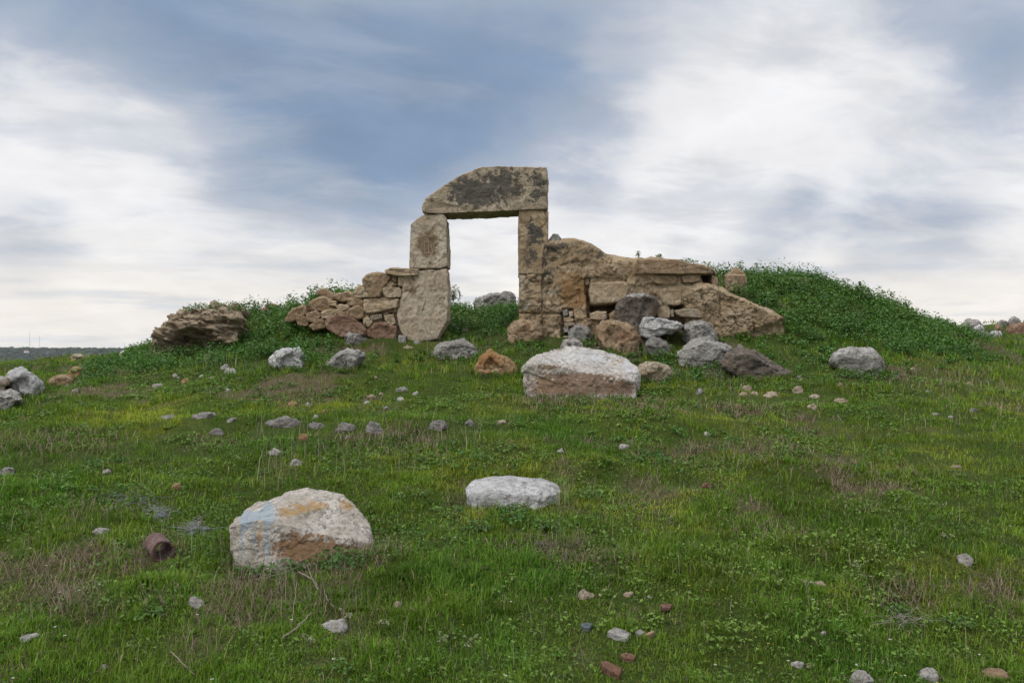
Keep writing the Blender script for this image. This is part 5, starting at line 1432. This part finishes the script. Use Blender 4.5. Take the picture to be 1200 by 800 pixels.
# ------------------------------------------------------------------ single plants and dead wood
def plant(loc, rad, hgt, nl, ls, lab, seed, dark=(0.030, 0.090, 0.015), light=(0.095, 0.185, 0.028), stems=7, group=None, name='weed_plant'):
    rng = np.random.default_rng(seed)
    o = empty(name, loc); tag(o, lab, 'plant', group)
    v_ = Veg()
    weed_leaves(v_, np.zeros(1), np.zeros(1), np.zeros(1), np.array([rad]), np.array([hgt]), nl, np.array([ls]), rng, dark, light)
    me = mesh_np('foliage', np.concatenate(v_.V), np.concatenate(v_.L), np.concatenate(v_.K), col=np.concatenate(v_.C), mats=(M['leaf'],))
    link('foliage', me, (0, 0, 0), o)
    its = []
    for k in range(stems):
        a = rng.uniform(0, 6.283); r = rng.uniform(0.3, 0.85)
        e = np.array((math.cos(a) * rad * r, math.sin(a) * rad * r, hgt * rng.uniform(0.6, 0.95)))
        its.append(tube_np([np.array((0, 0, -0.03)), e * (0.4, 0.4, 0.55), e], 0.004 + ls * 0.02, 0.0015, 4))
    v, l, c_ = join_tubes(its)
    cc = np.tile(np.array((0.09, 0.11, 0.04)), (len(v), 1))
    link('stem', mesh_np('stem', v, l, c_, col=cc, mats=(M['leaf'],)), (0, 0, 0), o)
    return o
for k, (u, v, r, h, nl, ls, lab) in enumerate([
    (345, 668, 0.16, 0.075, 170, 0.022, 'low leafy plant at the middle of the painted boulder foot'),
    (400, 662, 0.17, 0.085, 190, 0.024, 'bushy leafy plant at the right foot of the painted boulder'),
    (300, 676, 0.12, 0.055, 100, 0.020, 'small leafy plant at the left foot of the painted boulder'),
    (600, 612, 0.17, 0.10, 220, 0.026, 'dark leafy plant in front of the flat topped white boulder'),
    (640, 622, 0.17, 0.09, 180, 0.024, 'leafy plant to the right below the flat topped white boulder'),
    (565, 622, 0.13, 0.07, 130, 0.022, 'leafy plant to the left below the flat topped white boulder'),
    (690, 585, 0.15, 0.08, 150, 0.022, 'leafy plant right of the flat topped white boulder'),
    (180, 722, 0.09, 0.04, 80, 0.020, 'low dark rosette left of the angular white stone'),
    (1050, 720, 0.10, 0.05, 90, 0.018, 'greyish leafy plant in a brown patch at lower right'),
    (1120, 735, 0.10, 0.05, 90, 0.016, 'low leafy plant right of the brown patch at lower right'),
    (990, 443, 0.20, 0.14, 170, 0.034, 'dark weed in front of the rounded grey boulder'),
]):
    plant(G(u, v), r, h, nl, ls, lab, 500 + k)
for k, (x_u, dd, z_v, r, h, nl, lab) in enumerate([
    (748, WD + 0.3, 301, 0.05, 0.09, 40, 'first small sprig growing on top of the right wall'),
    (772, WD + 0.3, 303, 0.07, 0.07, 50, 'second and bushier sprig on top of the right wall'),
    (804, WD + 0.40, 309.5, 0.20, 0.09, 160, 'flat green tuft near the right end of the wall top'),
    (832, 13.45, 329, 0.34, 0.32, 420, 'largest green bush behind the right end of the wall top'),
    (234, 13.15, 367, 0.30, 0.17, 380, 'left bush of weeds capping the earth bank'),
    (256, 13.15, 366, 0.30, 0.16, 380, 'middle bush of weeds capping the earth bank'),
    (277, 13.15, 367, 0.30, 0.21, 400, 'right and tallest bush of weeds capping the earth bank'),
    (866, 12.98, 343, 0.24, 0.17, 260, 'leafy weed hiding the foot of the flat brown block at the wall end'),
    (531, 13.0, 352, 0.16, 0.26, 200, 'tall weed behind the left doorpost inside the doorway'),
]):
    plant(P(x_u, z_v, dd), r, h, nl, 0.034, lab, 530 + k)
# thistle like pale stalk at the bottom
def twig(name, pts, r0, r1, lab, cat='branch', branches=0, seed=0, group=None, mat='twig'):
    rng = np.random.default_rng(seed)
    pts = [np.array(p, float) for p in pts]
    base = pts[0].copy()
    path = []
    for i in range(len(pts) - 1):
        for t in np.linspace(0, 1, 6)[:-1]:
            path.append(pts[i] * (1 - t) + pts[i + 1] * t + rng.normal(size=3) * r0 * 0.5)
    path.append(pts[-1])
    its = [tube_np(path, r0, r1, 7)]
    for k in range(branches):
        i = rng.integers(1, len(path) - 1); dv = rng.normal(size=3) * 0.6; dv[2] = abs(dv[2]) * 0.4
        Lb = np.linalg.norm(pts[-1] - pts[0]) * rng.uniform(0.15, 0.45)
        dv = dv / np.linalg.norm(dv) * Lb
        its.append(tube_np([path[i], path[i] + dv * 0.5 + rng.normal(size=3) * 0.006, path[i] + dv], r1 * 1.2, r1 * 0.5, 5))
    v, l, c_ = join_tubes(its)
    tag(link(name, mesh_np(name, v - base, l, c_, mats=(M[mat],)), base), lab, cat, group)
def gp(u, v, up=0.0):
    g = G(u, v); return g + np.array((0, 0, up))
TW = 'dead sticks in the grass'
M['pale_twig'] = simple_mat('bleached_wood', (0.17, 0.145, 0.105), 0.25, 60, 0.9)
twig('dead_branch', [gp(350, 682, 0.05), gp(366, 690, 0.05), gp(378, 705, 0.04), gp(392, 716, 0.02)], 0.005, 0.003, 'thickest dead brown branch below the painted boulder', branches=3, seed=1, group=TW)
twig('dead_branch', [gp(331, 757, 0.03), gp(347, 748, 0.04), gp(355, 741, 0.045), gp(365, 731, 0.05)], 0.004, 0.003, 'bleached bare curved stick left of the long low white stone', seed=2, group=TW, mat='pale_twig')
twig('dead_branch', [gp(348, 699, 0.07), gp(344, 720, 0.03), gp(342, 738, 0.03)], 0.002, 0.0015, 'thin upright pale stem between two fallen sticks', branches=2, seed=3, group=TW, mat='pale_twig')
twig('dead_branch', [gp(300, 692, 0.05), gp(330, 686, 0.06), gp(350, 680, 0.07)], 0.002, 0.0015, 'thin pale stem lying left of the thickest dead branch', branches=3, seed=4, group=TW, mat='pale_twig')
twig('dead_branch', [gp(200, 772, 0.03), gp(212, 784, 0.03), gp(228, 799, 0.03)], 0.003, 0.002, 'thin pale stem crossing the bottom edge on the left', branches=2, seed=5, group=TW, mat='pale_twig')
def tangle(u, v, ru, rv, n, lab, seed, colr):
    rng = np.random.default_rng(seed)
    c0 = G(u, v); its = []
    for k in range(n):
        a = G(u + rng.normal() * ru * 0.5, v + rng.normal() * rv * 0.5) + (0, 0, rng.uniform(0.0, 0.035))
        dv = rng.normal(size=3) * (0.05, 0.05, 0.015)
        its.append(tube_np([a - c0, a - c0 + dv * 0.5 + rng.normal(size=3) * 0.008, a - c0 + dv], 0.0014, 0.0009, 4))
    v_, l, c_ = join_tubes(its)
    tag(link('dry_tangle', mesh_np('dry_tangle', v_, l, c_, col=jitcol(colr, len(v_), rng, 0.15, 0.04), mats=(M['dry'],)), c0), kind='stuff')
tangle(187, 605, 12, 9, 150, 'upper pale grey tangle of dead stems behind the clay pipe', 1, (0.26, 0.27, 0.29))
tangle(231, 623, 12, 8, 140, 'right pale grey tangle of dead stems around a tan stone', 2, (0.27, 0.275, 0.28))
tangle(150, 588, 40, 12, 120, 'thin wide tangle of grey dead stems up the slope from the pipe', 3, (0.20, 0.21, 0.21))
tangle(640, 640, 40, 12, 160, 'dead grey brown stems below the flat topped white boulder', 4, (0.19, 0.16, 0.13))
tangle(1058, 730, 22, 10, 70, 'pale dead stems in the brown patch at lower right', 5, (0.26, 0.24, 0.20))
tangle(570, 590, 16, 10, 90, 'brown dead stems against the left end of the flat topped white boulder', 6, (0.20, 0.16, 0.13))
def weed_stalk(u, v, h, lab, seed):
    rng = np.random.default_rng(seed); g = G(u, v)
    o = empty('seed_stalk', g); tag(o, lab, 'plant', 'pale seed stalks')
    its = [tube_np([np.array((0, 0, -0.02)), np.array((0.004, 0, h * 0.5)), np.array((0.0, 0.004, h))], 0.003, 0.002, 5)]
    heads = Veg()
    for k in range(4):
        a = rng.uniform(0, 6.283); z0 = h * rng.uniform(0.35, 0.9); e = np.array((math.cos(a) * 0.03, math.sin(a) * 0.02, z0 + 0.02))
        its.append(tube_np([np.array((0, 0, z0)), e * (0.6, 0.6, 1), e], 0.002, 0.0012, 4))
        weed_leaves(heads, e[:1], e[1:2], e[2:3] - 0.01, np.array([0.012]), np.array([0.014]), 12, np.array([0.010]), rng, (0.20, 0.22, 0.12), (0.34, 0.34, 0.22))
    v_, l, c_ = join_tubes(its)
    link('stem', mesh_np('stem', v_, l, c_, col=np.tile((0.16, 0.17, 0.09), (len(v_), 1)), mats=(M['dry'],)), (0, 0, 0), o)
    link('seed_head', mesh_np('seed_head', np.concatenate(heads.V), np.concatenate(heads.L), np.concatenate(heads.K), col=np.concatenate(heads.C), mats=(M['leaf'],)), (0, 0, 0), o)
for k, a in enumerate([(551, 772, 0.09, 'branched pale seed stalk at the bottom centre'), (516, 765, 0.06, 'short reddish seed stalk left of the branched one at the bottom'), (446, 742, 0.06, 'pale seed stalk in long grass right of the long low white stone'),
                       (408, 733, 0.05, 'dry cream seed head touching the long low white stone'), (360, 770, 0.07, 'thin seed stalk right of the bleached stick'), (1008, 672, 0.05, 'pale seed stalk left of the upright white stone'), (944, 700, 0.08, 'tall green seed stalk near the tan and grey stone'), (1110, 640, 0.06, 'curled seed stalk behind the upright white stone')]):
    weed_stalk(*a, 700 + k)

# ------------------------------------------------------------------ air
def haze():
    x0, x1, y0, y1, z0, z1 = -2600, 2600, -2600, 2600, -40, 16
    V = np.array([(x0, y0, z0), (x1, y0, z0), (x1, y1, z0), (x0, y1, z0), (x0, y0, z1), (x1, y0, z1), (x1, y1, z1), (x0, y1, z1)], float)
    L = [0, 3, 2, 1, 4, 5, 6, 7, 0, 1, 5, 4, 1, 2, 6, 5, 2, 3, 7, 6, 3, 0, 4, 7]
    m, N = mat_new('haze_air')
    pv = N.new('ShaderNodeVolumePrincipled')
    pv.inputs['Color'].default_value = (0.80, 0.88, 1.0, 1)
    pv.inputs['Density'].default_value = 0.00010
    pv.inputs['Anisotropy'].default_value = 0.2
    out = N.new('ShaderNodeOutputMaterial'); N.t.links.new(pv.outputs[0], out.inputs[1])
    o = link('haze', mesh_np('haze', V, L, [4] * 6, smooth=False, mats=(m,)))
    tag(o, kind='stuff')
haze()
